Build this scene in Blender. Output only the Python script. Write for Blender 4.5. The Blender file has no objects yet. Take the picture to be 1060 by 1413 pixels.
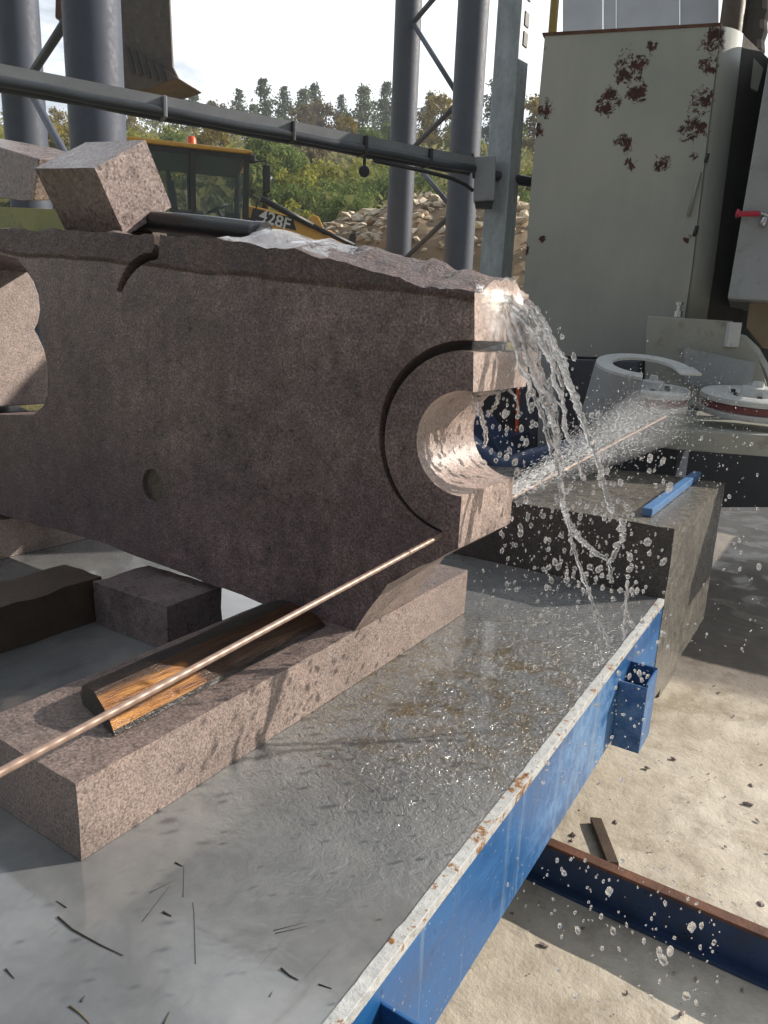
import bpy, bmesh, math, random
from mathutils import Vector, Matrix, noise
from mathutils.geometry import tessellate_polygon
R = math.radians
random.seed(7)
sc = bpy.context.scene
COL = sc.collection

# ------------------------------------------------------------------ camera calibration (from the vanishing points of the table and the slab)
F_PX, CX, CY = 1000.0, 530.0, 706.5
CAM = Vector((0, 0, 1.42))
_dn = Vector((-161, 4010, 1000)).normalized()
_d1 = Vector((670, -(_dn.x * 670 + _dn.z * 1000) / _dn.y, 1000)).normalized()
_up = -_dn
_x = _d1.cross(_up)
M3 = Matrix((_x, _d1, _up))          # camera(right, down, forward) -> world
FWD = Vector((M3[0][2], M3[1][2], 0)).normalized()
RGT = Vector((FWD.y, -FWD.x, 0))

def ray(px, py): return M3 @ Vector(((px - CX) / F_PX, (py - CY) / F_PX, 1.0))
def P(px, py, ax, v):
    r = ray(px, py); i = 'xyz'.index(ax)
    return CAM + r * ((v - CAM[i]) / r[i])
def AT(px, py, d): return CAM + ray(px, py) * d
def PL(px, py, p0, n):
    r = ray(px, py); return CAM + r * ((p0 - CAM).dot(n) / r.dot(n))
def heading(deg, z=0.0):
    v = FWD * math.cos(R(deg)) + RGT * math.sin(R(deg)); return Vector((v.x, v.y, z))

# ------------------------------------------------------------------ object helpers
WL = {}
def tagp(o, label=None, cat=None, group=None, kind=None):
    if label: o['label'] = label
    if cat: o['category'] = cat
    if group: o['group'] = group
    if kind: o['kind'] = kind
    return o
def thing(name, label, cat, loc, group=None):
    o = bpy.data.objects.new(name, None); COL.objects.link(o)
    o.empty_display_size = 0.1
    o.location = loc; WL[o.name] = Vector(loc)
    return tagp(o, label, cat, group)

class G:
    def __init__(s): s.v = []; s.f = []; s.m = []; s.cm = 0
    def add(s, vs, fs):
        b = len(s.v); s.v += [Vector(q) for q in vs]
        for f in fs: s.f.append([i + b for i in f]); s.m.append(s.cm)
        return s
    def box(s, c, h, ax=None):
        c = Vector(c); A = ax or (Vector((1, 0, 0)), Vector((0, 1, 0)), Vector((0, 0, 1)))
        vs = [c + A[0] * h[0] * i + A[1] * h[1] * j + A[2] * h[2] * k for k in (-1, 1) for j in (-1, 1) for i in (-1, 1)]
        return s.add(vs, [(0, 2, 3, 1), (4, 5, 7, 6), (0, 1, 5, 4), (2, 6, 7, 3), (0, 4, 6, 2), (1, 3, 7, 5)])
    def bx(s, x0, x1, y0, y1, z0, z1):
        return s.box(((x0 + x1) / 2, (y0 + y1) / 2, (z0 + z1) / 2), ((x1 - x0) / 2, (y1 - y0) / 2, (z1 - z0) / 2))
    def prism(s, poly, vec):
        n = len(poly); vec = Vector(vec); poly = [Vector(p) for p in poly]
        fs = [[i, (i + 1) % n, n + (i + 1) % n, n + i] for i in range(n)]
        tri = tessellate_polygon([poly])
        fs += [list(t) for t in tri] + [[n + a, n + c, n + b] for a, b, c in tri]
        return s.add(poly + [p + vec for p in poly], fs)
    def hexa(s, v8):
        return s.add(v8, [(0, 3, 2, 1), (4, 5, 6, 7), (0, 1, 5, 4), (1, 2, 6, 5), (2, 3, 7, 6), (3, 0, 4, 7)])
    def tube(s, pts, r, n=10, cap=True, lump=0.0, sq=None):
        pts = [Vector(p) for p in pts]; k = len(pts)
        rs = r if isinstance(r, (list, tuple)) else [r] * k
        t0 = (pts[1] - pts[0]).normalized()
        a = t0.cross(Vector((0, 0, 1)))
        if a.length < 1e-3: a = t0.cross(Vector((1, 0, 0)))
        a.normalize()
        vs = []
        for i, p in enumerate(pts):
            t = (pts[min(i + 1, k - 1)] - pts[max(i - 1, 0)]).normalized()
            a = (a - t * a.dot(t)).normalized(); b = t.cross(a)
            for j in range(n):
                th = 2 * math.pi * j / n
                q = rs[i] * (1 + (lump * noise.noise(p * 60 + Vector((math.cos(th), math.sin(th), 3.1))) if lump else 0))
                vs.append(p + (a * math.cos(th) + b * math.sin(th) * (sq or 1)) * q)
        fs = [[i * n + j, i * n + (j + 1) % n, (i + 1) * n + (j + 1) % n, (i + 1) * n + j] for i in range(k - 1) for j in range(n)]
        if cap: fs += [list(range(n))[::-1], list(range((k - 1) * n, k * n))]
        return s.add(vs, fs)
    def lathe(s, prof, o, ax=(0, 0, 1), n=32):
        o = Vector(o); w = Vector(ax).normalized(); u = w.orthogonal().normalized(); t = w.cross(u)
        vs = []
        for r, h in prof:
            for j in range(n):
                th = 2 * math.pi * j / n
                vs.append(o + w * h + (u * math.cos(th) + t * math.sin(th)) * r)
        k = len(prof)
        fs = [[i * n + j, i * n + (j + 1) % n, (i + 1) * n + (j + 1) % n, (i + 1) * n + j] for i in range(k - 1) for j in range(n)]
        fs += [list(range(n))[::-1], list(range((k - 1) * n, k * n))]
        return s.add(vs, fs)
    def blob(s, c, ax, sub=1, wob=0.0, seed=0.0):
        """deformed ico-sphere; ax = three scaled axis vectors"""
        V, Fc = ICO[sub]
        out = []
        for v in V:
            k = 1 + (wob * noise.noise(v * 1.7 + Vector((seed, seed * 2.3, 1.1))) if wob else 0)
            out.append(Vector(c) + (ax[0] * v.x + ax[1] * v.y + ax[2] * v.z) * k)
        return s.add(out, Fc)

def _ico(sub):
    bm = bmesh.new(); bmesh.ops.create_icosphere(bm, subdivisions=sub, radius=1)
    V = [v.co.copy() for v in bm.verts]; Fc = [[v.index for v in f.verts] for f in bm.faces]; bm.free(); return V, Fc
ICO = {i: _ico(i) for i in (1, 2, 3)}
OCT = ([Vector(q) for q in ((1,0,0),(-1,0,0),(0,1,0),(0,-1,0),(0,0,1),(0,0,-1))],
       [(0,2,4),(2,1,4),(1,3,4),(3,0,4),(2,0,5),(1,2,5),(3,1,5),(0,3,5)])
ICO[0] = OCT

def mk(name, g, mat, parent=None, smooth=False, bevel=0.0, origin=None, fixn=True, auto=None):
    me = bpy.data.meshes.new(name)
    if origin is None:
        xs = [v.x for v in g.v]; ys = [v.y for v in g.v]; zs = [v.z for v in g.v]
        origin = Vector(((min(xs) + max(xs)) / 2, (min(ys) + max(ys)) / 2, min(zs)))
    origin = Vector(origin)
    me.from_pydata([v - origin for v in g.v], [], g.f)
    for m in (mat if isinstance(mat, (list, tuple)) else [mat]): me.materials.append(m)
    if any(g.m): me.polygons.foreach_set('material_index', g.m)
    if fixn:
        bm = bmesh.new(); bm.from_mesh(me); bmesh.ops.recalc_face_normals(bm, faces=bm.faces); bm.to_mesh(me); bm.free()
    if smooth: me.polygons.foreach_set('use_smooth', [True] * len(me.polygons))
    if auto:
        me.polygons.foreach_set('use_smooth', [True] * len(me.polygons))
        me.set_sharp_from_angle(angle=R(auto))
    o = bpy.data.objects.new(name, me); COL.objects.link(o)
    WL[o.name] = origin
    if parent is not None:
        o.parent = parent; o.location = origin - WL[parent.name]
    else: o.location = origin
    if bevel:
        b = o.modifiers.new('Bevel', 'BEVEL'); b.width = bevel; b.segments = 2; b.limit_method = 'ANGLE'; b.angle_limit = R(40)
    return o

# ------------------------------------------------------------------ materials
class MT:
    def __init__(s, name):
        s.m = bpy.data.materials.new(name); s.m.use_nodes = True
        s.nt = s.m.node_tree; s.nt.nodes.clear()
        s.out = s.n('ShaderNodeOutputMaterial'); s.b = s.n('ShaderNodeBsdfPrincipled')
        s.l(s.b.outputs[0], s.out.inputs[0])
        s.tc = s.n('ShaderNodeTexCoord'); s.geo = s.n('ShaderNodeNewGeometry')
        s._bump = None
    def n(s, t, **k):
        q = s.nt.nodes.new(t)
        for a, v in k.items(): setattr(q, a, v)
        return q
    def l(s, a, b): s.nt.links.new(a, b)
    def map(s, scale=(1, 1, 1), world=False, rot=(0, 0, 0)):
        m = s.n('ShaderNodeMapping'); m.inputs['Scale'].default_value = scale; m.inputs['Rotation'].default_value = rot
        s.l(s.geo.outputs['Position'] if world else s.tc.outputs['Object'], m.inputs[0]); return m.outputs[0]
    def noise(s, scale, det=4, rough=.6, dist=0, vec=None, world=False):
        q = s.n('ShaderNodeTexNoise'); q.inputs['Scale'].default_value = scale; q.inputs['Detail'].default_value = det
        q.inputs['Roughness'].default_value = rough; q.inputs['Distortion'].default_value = dist
        s.l(vec or (s.geo.outputs['Position'] if world else s.tc.outputs['Object']), q.inputs['Vector']); return q.outputs['Fac']
    def vor(s, scale, feat='F1', vec=None, world=False, out='Distance'):
        q = s.n('ShaderNodeTexVoronoi', feature=feat); q.inputs['Scale'].default_value = scale
        s.l(vec or (s.geo.outputs['Position'] if world else s.tc.outputs['Object']), q.inputs['Vector']); return q.outputs[out]
    def ramp(s, fac, stops, interp='LINEAR'):
        q = s.n('ShaderNodeValToRGB'); cr = q.color_ramp; cr.interpolation = interp
        while len(cr.elements) < len(stops): cr.elements.new(.5)
        for e, (p, c) in zip(cr.elements, stops):
            e.position = p; e.color = (c, c, c, 1) if isinstance(c, (int, float)) else (*c, 1)
        s.l(fac, q.inputs[0]); return q.outputs[0]
    def mix(s, fac, a, b, mode='MIX'):
        q = s.n('ShaderNodeMix', data_type='RGBA', blend_type=mode)
        for i, v in ((0, fac), (6, a), (7, b)):
            if isinstance(v, bpy.types.NodeSocket): s.l(v, q.inputs[i])
            elif isinstance(v, (int, float)): q.inputs[i].default_value = v if i == 0 else (v, v, v, 1)
            else: q.inputs[i].default_value = (*v, 1)
        return q.outputs[2]
    def math(s, op, a, b=0.0, c=None, clamp=False):
        q = s.n('ShaderNodeMath', operation=op); q.use_clamp = clamp
        for i, v in enumerate((a, b) if c is None else (a, b, c)):
            if isinstance(v, bpy.types.NodeSocket): s.l(v, q.inputs[i])
            else: q.inputs[i].default_value = v
        return q.outputs[0]
    def xyz(s, world=True):
        q = s.n('ShaderNodeSeparateXYZ'); s.l(s.geo.outputs['Position'] if world else s.tc.outputs['Object'], q.inputs[0]); return q.outputs
    def sm(s, v, a, b):
        q = s.n('ShaderNodeMapRange', interpolation_type='SMOOTHSTEP'); s.l(v, q.inputs[0])
        q.inputs[1].default_value = a; q.inputs[2].default_value = b; return q.outputs[0]
    def dist(s, p, world=True):
        q = s.n('ShaderNodeVectorMath', operation='DISTANCE'); s.l(s.geo.outputs['Position'], q.inputs[0]); q.inputs[1].default_value = p
        return q.outputs['Value']
    def set(s, **k):
        for a, v in k.items():
            i = s.b.inputs[a.replace('_', ' ')]
            if isinstance(v, bpy.types.NodeSocket): s.l(v, i)
            elif isinstance(v, tuple) and len(v) == 3 and i.type == 'RGBA': i.default_value = (*v, 1)
            else: i.default_value = v
        return s
    def bump(s, h, strength=.3, dist=.01):
        q = s.n('ShaderNodeBump'); q.inputs['Strength'].default_value = strength; q.inputs['Distance'].default_value = dist
        s.l(h, q.inputs['Height'])
        if s._bump: s.l(s._bump, q.inputs['Normal'])
        s._bump = q.outputs[0]; s.l(s._bump, s.b.inputs['Normal']); return s

def scl(c, k): return tuple(x * k for x in c)
def paint(name, c, rough=.45, var=.15, scale=6, bump=.05, metal=0.0, dirt=None):
    m = MT(name); n1 = m.noise(scale, 6, .65); n2 = m.noise(scale * 9, 3)
    col = m.ramp(n1, [(.3, scl(c, 1 - var)), (.5, c), (.72, scl(c, 1 + var))])
    if dirt:
        d = m.ramp(m.noise(scale * 2.2, 8, .7), [(.55, 0.0), (.7, 1.0)]); col = m.mix(d, col, dirt)
    m.set(Base_Color=col, Roughness=m.ramp(n2, [(.3, rough - .08), (.7, rough + .1)]), Metallic=metal)
    m.bump(n2, bump, .004); return m.m
def granite(name, dark, mid, light, fine=210, rough=(.35, .6), crust=False, vert=False, bump=.35, black=.6, med=.6):
    m = MT(name)
    big = m.noise(5, 5, .6); medv = m.noise(28, 5, .7); grain = m.noise(fine, 3, .7)
    cells = m.vor(fine * 1.25, out='Color')
    sep = m.n('ShaderNodeSeparateColor'); m.l(cells, sep.inputs[0])
    base = m.ramp(grain, [(.28, dark), (.47, mid), (.68, light)])
    base = m.mix(m.ramp(sep.outputs[0], [(.82, 0.0), (.95, .45)]), base, scl(light, 1.15))
    base = m.mix(m.ramp(sep.outputs[1], [(.85, 0.0), (.95, black * .7)]), base, scl(dark, .4))
    base = m.mix(.75, base, m.ramp(big, [(.3, (.62, .60, .60)), (.5, (.95, .93, .92)), (.7, (1.2, 1.13, 1.08))]), 'MULTIPLY')
    base = m.mix(med, base, m.ramp(medv, [(.32, .6), (.5, 1.0), (.7, 1.28)]), 'MULTIPLY')
    if vert:
        st = m.noise(9, 6, .6, vec=m.map((3.2, 3.2, .55)))
        base = m.mix(.3, base, m.ramp(st, [(.33, (.60, .56, .60)), (.52, 1.0), (.72, (1.5, 1.46, 1.42))]), 'MULTIPLY')
        pt_ = m.noise(2.6, 6, .7, .8)
        base = m.mix(.8, base, m.ramp(pt_, [(.34, (.72, .66, .74)), (.5, (.95, .93, .95)), (.60, (1.22, 1.22, 1.16)), (.70, (1.5, 1.48, 1.4))]), 'MULTIPLY')
    m.set(Roughness=m.ramp(medv, [(.3, rough[0]), (.7, rough[1])]), Specular_IOR_Level=.5)
    m.bump(grain, bump, .0025); m.bump(medv, bump * .6, .008)
    if crust:
        p = m.xyz(); z = m.math('ADD', p[2], m.math('MULTIPLY', m.noise(5, 4, .5), .035))
        zz = m.math('ADD', z, m.math('MULTIPLY', p[0], .075))       # the split strip dips towards the end of the slab
        k = m.sm(zz, 1.452, 1.466)
        base = m.mix(m.math('MULTIPLY', k, .85), base, m.ramp(m.noise(45, 6, .75), [(.3, (.40, .33, .31)), (.55, (.85, .76, .72)), (.75, (1.35, 1.25, 1.15))]), 'MULTIPLY')
        m.bump(m.math('MULTIPLY', m.noise(38, 6, .75), k), .9, .03)
        # saw marks and silt stains
        fl = m.noise(11, 7, .7, 1.2, vec=m.map((1, 1, 1)))
        base = m.mix(m.ramp(fl, [(.53, 0.0), (.66, .45)]), base, (.085, .075, .05))
        base = m.mix(m.ramp(m.noise(95, 4, .7, .3), [(.66, 0.0), (.72, .5)]), base, (.42, .37, .36))
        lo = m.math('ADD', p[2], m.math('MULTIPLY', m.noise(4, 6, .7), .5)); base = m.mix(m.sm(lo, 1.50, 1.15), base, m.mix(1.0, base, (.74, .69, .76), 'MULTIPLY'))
    m.set(Base_Color=base); return m.m

M = {}
M['stone_wet'] = granite('pink granite, wet shaded top', (.07, .055, .05), (.15, .118, .108), (.26, .21, .19), 190, (.25, .5))  # beam top: wet, and the slab's shade darkened into the colour
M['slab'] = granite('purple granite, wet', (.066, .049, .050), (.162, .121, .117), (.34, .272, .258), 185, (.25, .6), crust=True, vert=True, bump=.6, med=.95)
M['stone'] = granite('pink granite, sawn', (.12, .09, .08), (.27, .205, .185), (.44, .35, .31), 190, (.4, .65))
M['stone_beam'] = granite('dull brown pink granite', (.10, .08, .072), (.24, .19, .17), (.40, .33, .295), 230, (.35, .6), med=.35)
M['sawn'] = granite('fresh sawn pink granite', (.15, .115, .10), (.32, .25, .225), (.48, .395, .355), 190, (.25, .5))
M['stone_rough'] = granite('pink granite, dusty', (.15, .115, .105), (.31, .24, .22), (.48, .39, .36), 150, (.55, .8), black=.9)
M['stone_dark'] = granite('dark granite, wet', (.085, .07, .072), (.165, .135, .135), (.28, .235, .23), 170, (.2, .45), vert=True)
M['stone_black'] = granite('black speckled granite', (.022, .021, .022), (.05, .048, .048), (.12, .115, .11), 190, (.25, .5), black=.8)
M['stone_paler'] = granite('paler black granite', (.065, .062, .056), (.145, .138, .122), (.24, .228, .20), 190, (.1, .4), black=.7)
M['carved'] = granite('pale sawn granite', (.16, .125, .115), (.28, .225, .205), (.40, .335, .305), 190, (.5, .75))
M['steel_dark'] = paint('gunmetal paint', (.045, .055, .075), .4, .2, 3, .05)
M['tube_paint'] = paint('blue grey paint', (.055, .068, .10), .6, .16, 2.5, .05, dirt=(.065, .072, .09))
M['tray'] = paint('grey galvanised tray', (.17, .185, .20), .5, .2, 6, .06, .2)
M['pipe'] = paint('dark blue grey pipe', (.035, .042, .052), .4, .2, 8, .05)
M['rubber'] = paint('black rubber', (.014, .016, .02), .32, .25, 20, .08)
M['bellows_shade'] = paint('bellows black and cabinet side shade', (.065, .06, .056), .9, .2, 4, .05); M['bellows_shade'].node_tree.nodes['Principled BSDF'].inputs['Specular IOR Level'].default_value = .08
M['blackmat'] = paint('black steel', (.02, .02, .024), .5, .3, 8, .1)
M['navy'] = paint('navy paint', (.018, .045, .115), .35, .3, 8, .08, dirt=(.03, .035, .05))
M['rust'] = paint('rusty steel', (.12, .05, .028), .8, .5, 14, .4, dirt=(.04, .02, .014))
M['yellow'] = paint('machine yellow', (.68, .36, .05), .4, .12, 5, .03, dirt=(.28, .18, .07))
M['yelpole'] = paint('mustard paint', (.24, .17, .03), .45, .2, 7, .06)
M['brownsteel'] = paint('brown steel', (.075, .05, .032), .6, .35, 8, .2, dirt=(.03, .022, .016))
M['white_paint'] = paint('off white paint', (.50, .52, .52), .4, .1, 8, .05, dirt=(.30, .29, .26))
M['grey_paint'] = paint('grey machine paint', (.26, .28, .30), .4, .12, 7, .05, dirt=(.19, .19, .18))
M['olive_paint'] = paint('pale grey green paint', (.30, .31, .275), .45, .12, 6, .05, dirt=(.2, .19, .16))
M['redrub'] = paint('dark red rubber', (.16, .045, .045), .55, .3, 30, .1)
M['red'] = paint('red plastic', (.45, .02, .05), .4, .1, 9, .02)
M['orange'] = paint('orange plastic', (.65, .10, .02), .35, .1, 9, .02)
M['bluepl'] = paint('light blue paint', (.09, .20, .40), .35, .15, 12, .05)
M['lampblue'] = paint('blue plastic', (.03, .05, .30), .35, .1, 9, .02)
M['tyre'] = paint('tyre rubber', (.02, .02, .02), .8, .3, 12, .3)
M['white'] = paint('white decal', (.75, .75, .72), .4, .05, 9, .0)
M['chrome'] = paint('bright steel', (.45, .46, .47), .25, .1, 9, .02, .9)
M['sheet'] = paint('zinc sheet', (.58, .62, .70), .45, .12, 2.5, .04, .15)
M['bucket'] = paint('worn brown bucket', (.075, .06, .048), .55, .35, 5, .2, dirt=(.13, .11, .09))
M['cabin_in'] = paint('cab interior', (.03, .033, .036), .7, .3, 8, .05)
M['tan'] = paint('tan board', (.22, .17, .11), .7, .2, 6, .1)
M['gyellow'] = paint('yellow green timber', (.30, .30, .10), .55, .25, 8, .15, dirt=(.18, .2, .08))
M['twig'] = paint('dead twig', (.055, .043, .028), .8, .3, 40, .3)
M['needle'] = paint('dry needle', (.13, .10, .035), .8, .3, 40, .3)

def wiremat():
    m = MT('diamond wire'); w = m.n('ShaderNodeTexWave', wave_type='BANDS', bands_direction='Y'); w.inputs['Scale'].default_value = 14
    m.l(m.tc.outputs['Object'], w.inputs[0])
    m.set(Base_Color=m.ramp(w.outputs['Fac'], [(.3, (.27, .185, .145)), (.7, (.31, .22, .175))]), Roughness=.42, Metallic=.25); m.bump(w.outputs['Fac'], .25, .002); return m.m
M['wire'] = wiremat()
def galv():
    m = MT('galvanised steel'); n1 = m.noise(12, 6, .7, vec=m.map((1, 1, .3))); n2 = m.vor(30, out='Color')
    col = m.ramp(n1, [(.3, (.22, .25, .27)), (.55, (.34, .38, .41)), (.75, (.46, .50, .53))])
    m.set(Base_Color=m.mix(.14, col, m.ramp(m.vor(30), [(.1, .3), (.6, .7)]), 'OVERLAY'), Roughness=.45, Metallic=.35); m.bump(n1, .08, .004); return m.m
M['galv'] = galv()

def tablemat():
    m = MT('wet grey table steel'); p = m.xyz()
    wx = m.math('SUBTRACT', p[0], -.62); wy = m.math('SUBTRACT', p[1], 1.55)
    d = m.math('SQRT', m.math('ADD', m.math('POWER', m.math('MULTIPLY', wx, 2.0), 2), m.math('POWER', wy, 2)))
    wet = m.sm(d, 1.0, .35)                                        # where the water lands
    n1 = m.noise(3.5, 6, .65, .4, world=True); n2 = m.noise(14, 6, .7, .8, world=True); n3 = m.noise(60, 4, .7, world=True)
    col = m.ramp(n1, [(.28, (.145, .152, .158)), (.5, (.205, .212, .216)), (.72, (.27, .274, .27))])
    col = m.mix(.5, col, m.ramp(n2, [(.3, .72), (.55, 1.0), (.75, 1.2)]), 'MULTIPLY')
    silt = m.math('MULTIPLY', m.ramp(n2, [(.42, 0.0), (.62, 1.0)]), m.sm(m.dist((-.74, 1.42, .62)), .62, .15))
    col = m.mix(m.math('MULTIPLY', silt, .95), col, (.12, .088, .042))
    rb = m.math('MULTIPLY', m.ramp(m.noise(55, 6, .75, world=True), [(.52, 0.0), (.60, 1.0)]), m.sm(m.dist((-.74, 1.0, .62)), .07, .01))
    col = m.mix(rb, col, (.085, .045, .02))
    scr = m.noise(30, 3, .6, 2.5, vec=m.map((1.3, .12, 1), True, (0, 0, .6)))
    col = m.mix(m.ramp(scr, [(.65, 0.0), (.70, .22)]), col, (.075, .08, .085))
    m.set(Base_Color=col, Metallic=.25, Roughness=m.ramp(n2, [(.3, .09), (.6, .17), (.8, .28)]), Specular_IOR_Level=.5)
    m.set(Coat_Weight=.6, Coat_Roughness=.06, Coat_IOR=1.33)
    rip = m.noise(42, 3, .55, 1.6, world=True); rip2 = m.vor(30, 'SMOOTH_F1', vec=None, world=True)
    h = m.math('ADD', m.math('MULTIPLY', rip, 1.0), m.math('MULTIPLY', m.noise(120, 3, .6, 1.0, world=True), .5))
    m.bump(m.math('MULTIPLY', h, m.math('MULTIPLY', wet, 1.0)), .8, .012)
    m.bump(m.noise(9, 3, .5, .6, world=True), .10, .012)
    return m.m
M['table'] = tablemat()
def bluesteel():
    m = MT('blue painted channel'); n1 = m.noise(6, 6, .7, vec=m.map((1, .5, 1.6), True)); n2 = m.noise(40, 5, .75, world=True)
    p = m.xyz()
    col = m.ramp(n1, [(.3, (.008, .062, .185)), (.5, (.013, .092, .26)), (.72, (.024, .14, .34))])
    film = m.math('MULTIPLY', m.sm(m.math('ABSOLUTE', m.math('SUBTRACT', p[1], 1.58)), .45, .2), m.ramp(m.math('ADD', m.math('MULTIPLY', n2, .5), m.math('MULTIPLY', n1, .5)), [(.44, 0.0), (.60, .5)]))
    col = m.mix(film, col, (.22, .36, .56))                        # sunlit sheen of the wet face painted in as lighter blue
    col = m.mix(m.ramp(m.noise(28, 7, .8, world=True), [(.66, 0.0), (.70, .8)]), col, (.035, .045, .06))
    col = m.mix(m.ramp(m.noise(130, 3, .6, world=True), [(.67, 0.0), (.71, .75)]), col, (.42, .44, .45))
    run = m.noise(20, 5, .7, .3, vec=m.map((1, 1, .07), True)); col = m.mix(m.ramp(run, [(.56, 0.0), (.68, .55)]), col, (.20, .28, .36))
    m.set(Base_Color=col, Roughness=m.ramp(n1, [(.3, .3), (.7, .55)])); m.bump(n2, .12, .004); return m.m
M['blue'] = bluesteel()
def chipped():
    m = MT('chipped white edge with rust'); n1 = m.noise(55, 6, .75, world=True); n2 = m.noise(9, 5, .7, world=True)
    col = m.ramp(n1, [(.3, (.30, .31, .31)), (.55, (.50, .51, .50)), (.75, (.62, .62, .60))])
    rb = m.math('ADD', m.math('MULTIPLY', n1, .5), m.math('MULTIPLY', n2, .5))
    col = m.mix(m.ramp(rb, [(.56, 0.0), (.60, 1.0)]), col, (.23, .105, .025))
    col = m.mix(m.ramp(rb, [(.63, 0.0), (.66, 1.0)]), col, (.05, .035, .025))
    m.set(Base_Color=col, Roughness=.5); m.bump(n1, .5, .006); return m.m
M['chipped'] = chipped()
def concrete():
    m = MT('pale slurry covered concrete'); n1 = m.noise(1.6, 6, .65, world=True); n2 = m.noise(13, 7, .72, world=True); n3 = m.noise(90, 4, .7, world=True)
    col = m.ramp(n1, [(.3, (.40, .345, .265)), (.5, (.53, .475, .385)), (.7, (.63, .58, .49))])
    col = m.mix(.75, col, m.ramp(n2, [(.28, .62), (.5, 1.0), (.75, 1.2)]), 'MULTIPLY')
    col = m.mix(m.ramp(m.noise(42, 7, .78, .5, world=True), [(.60, 0.0), (.70, .75)]), col, (.16, .125, .085))
    col = m.mix(m.ramp(m.noise(3.2, 7, .72, 1.2, world=True), [(.50, 0.0), (.64, .6)]), col, (.27, .22, .15))
    p = m.xyz()
    col = m.mix(m.math('MULTIPLY', m.sm(m.math('ADD', p[1], m.math('MULTIPLY', n1, .5)), 3.3, 3.5), .7), col, (.10, .085, .085))   # wet floor under the machine, its shade also darkened into the colour
    pud = m.ramp(m.noise(4.5, 5, .6, .6, world=True), [(.5, 0.0), (.6, 1.0)])
    m.set(Base_Color=col, Roughness=m.mix(pud, .75, .28)); m.bump(n2, .5, .012); m.bump(n3, .35, .004); return m.m
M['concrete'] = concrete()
def soil():
    m = MT('yard soil and dry grass'); n1 = m.noise(.25, 6, .7, world=True); n2 = m.noise(4, 6, .7, world=True)
    col = m.ramp(n1, [(.3, (.10, .085, .04)), (.5, (.16, .14, .05)), (.7, (.20, .16, .07))])
    col = m.mix(.8, col, m.ramp(n2, [(.3, .5), (.7, 1.3)]), 'MULTIPLY')
    m.set(Base_Color=col, Roughness=.9); m.bump(n2, .6, .2); return m.m
M['soil'] = soil()
def woodmat():
    m = MT('wet split timber'); v = m.map((6, .5, 6)); n1 = m.noise(9, 7, .7, .4, vec=v); n2 = m.noise(30, 5, .7, vec=m.map((8, .3, 8)))
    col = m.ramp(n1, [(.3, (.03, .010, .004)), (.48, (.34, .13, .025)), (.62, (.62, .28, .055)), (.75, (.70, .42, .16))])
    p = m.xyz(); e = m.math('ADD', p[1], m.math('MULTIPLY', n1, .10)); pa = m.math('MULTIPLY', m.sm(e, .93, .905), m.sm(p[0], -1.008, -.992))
    col = m.mix(pa, m.mix(1.0, col, (.13, .11, .10), 'MULTIPLY'), col)  # sun patch on the log painted in; wood outside it darkened for shade
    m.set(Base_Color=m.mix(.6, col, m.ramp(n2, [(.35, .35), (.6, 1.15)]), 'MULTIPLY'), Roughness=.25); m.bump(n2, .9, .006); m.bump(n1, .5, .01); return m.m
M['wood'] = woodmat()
M['bark'] = paint('dark wet bark', (.014, .010, .008), .35, .5, 18, .6)
M['plank'] = paint('dark brown plank', (.06, .038, .024), .6, .4, 14, .4)
M['plank_wet'] = paint('dark wet plank', (.05, .032, .02), .5, .4, 14, .4)
M['barkt'] = paint('tree bark', (.07, .055, .042), .9, .3, 6, .3)
def leaf(name, c, c2):
    m = MT(name); n1 = m.noise(.9, 4, .7); n2 = m.noise(7, 2)
    col = m.ramp(m.math('ADD', m.math('MULTIPLY', n1, .6), m.math('MULTIPLY', n2, .4)), [(.35, c), (.62, c2)])
    d = m.n('ShaderNodeBsdfDiffuse'); t = m.n('ShaderNodeBsdfTranslucent'); x = m.n('ShaderNodeMixShader'); x.inputs[0].default_value = .38
    m.l(col, d.inputs[0]); m.l(col, t.inputs[0]); m.l(d.outputs[0], x.inputs[1]); m.l(t.outputs[0], x.inputs[2]); m.l(x.outputs[0], m.out.inputs[0]); return m.m
M['pine'] = leaf('pine needles', (.09, .125, .085), (.17, .21, .14))
M['pine2'] = leaf('pale pine needles', (.12, .155, .11), (.22, .26, .17))
M['green'] = leaf('green leaves', (.10, .15, .05), (.22, .28, .09))
M['lime'] = leaf('yellow green leaves', (.20, .22, .05), (.40, .39, .09))
M['russet'] = leaf('russet leaves', (.13, .10, .06), (.22, .17, .09))
M['ochre'] = leaf('ochre leaves', (.17, .13, .03), (.32, .25, .06))
M['scrub'] = leaf('hillside scrub', (.14, .16, .065), (.32, .30, .12))
def cabglass():
    m = MT('tinted cab glass'); m.set(Base_Color=(.04, .10, .09), Roughness=.03, Alpha=.22, Specular_IOR_Level=.8); return m.m
M['glass'] = cabglass()
def water(name, rough=0.0, col=(1, 1, 1), tr=1.0):
    m = MT(name); m.set(Base_Color=col, Roughness=rough, IOR=1.33, Transmission_Weight=tr); return m.m
M['water'] = water('clear water')
def dropmat():
    m = MT('water drops'); m.set(Base_Color=(1, 1, 1), Roughness=0.0, IOR=1.33, Transmission_Weight=1.0)
    t = m.n('ShaderNodeBsdfTransparent'); d = m.n('ShaderNodeBsdfTranslucent'); d.inputs[0].default_value = (.9, .92, .95, 1)
    x = m.n('ShaderNodeMixShader'); x.inputs[0].default_value = .45; y = m.n('ShaderNodeMixShader'); y.inputs[0].default_value = .07
    m.l(m.b.outputs[0], x.inputs[1]); m.l(t.outputs[0], x.inputs[2]); m.l(x.outputs[0], y.inputs[1]); m.l(d.outputs[0], y.inputs[2]); m.l(y.outputs[0], m.out.inputs[0]); return m.m
M['drop'] = dropmat()
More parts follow.
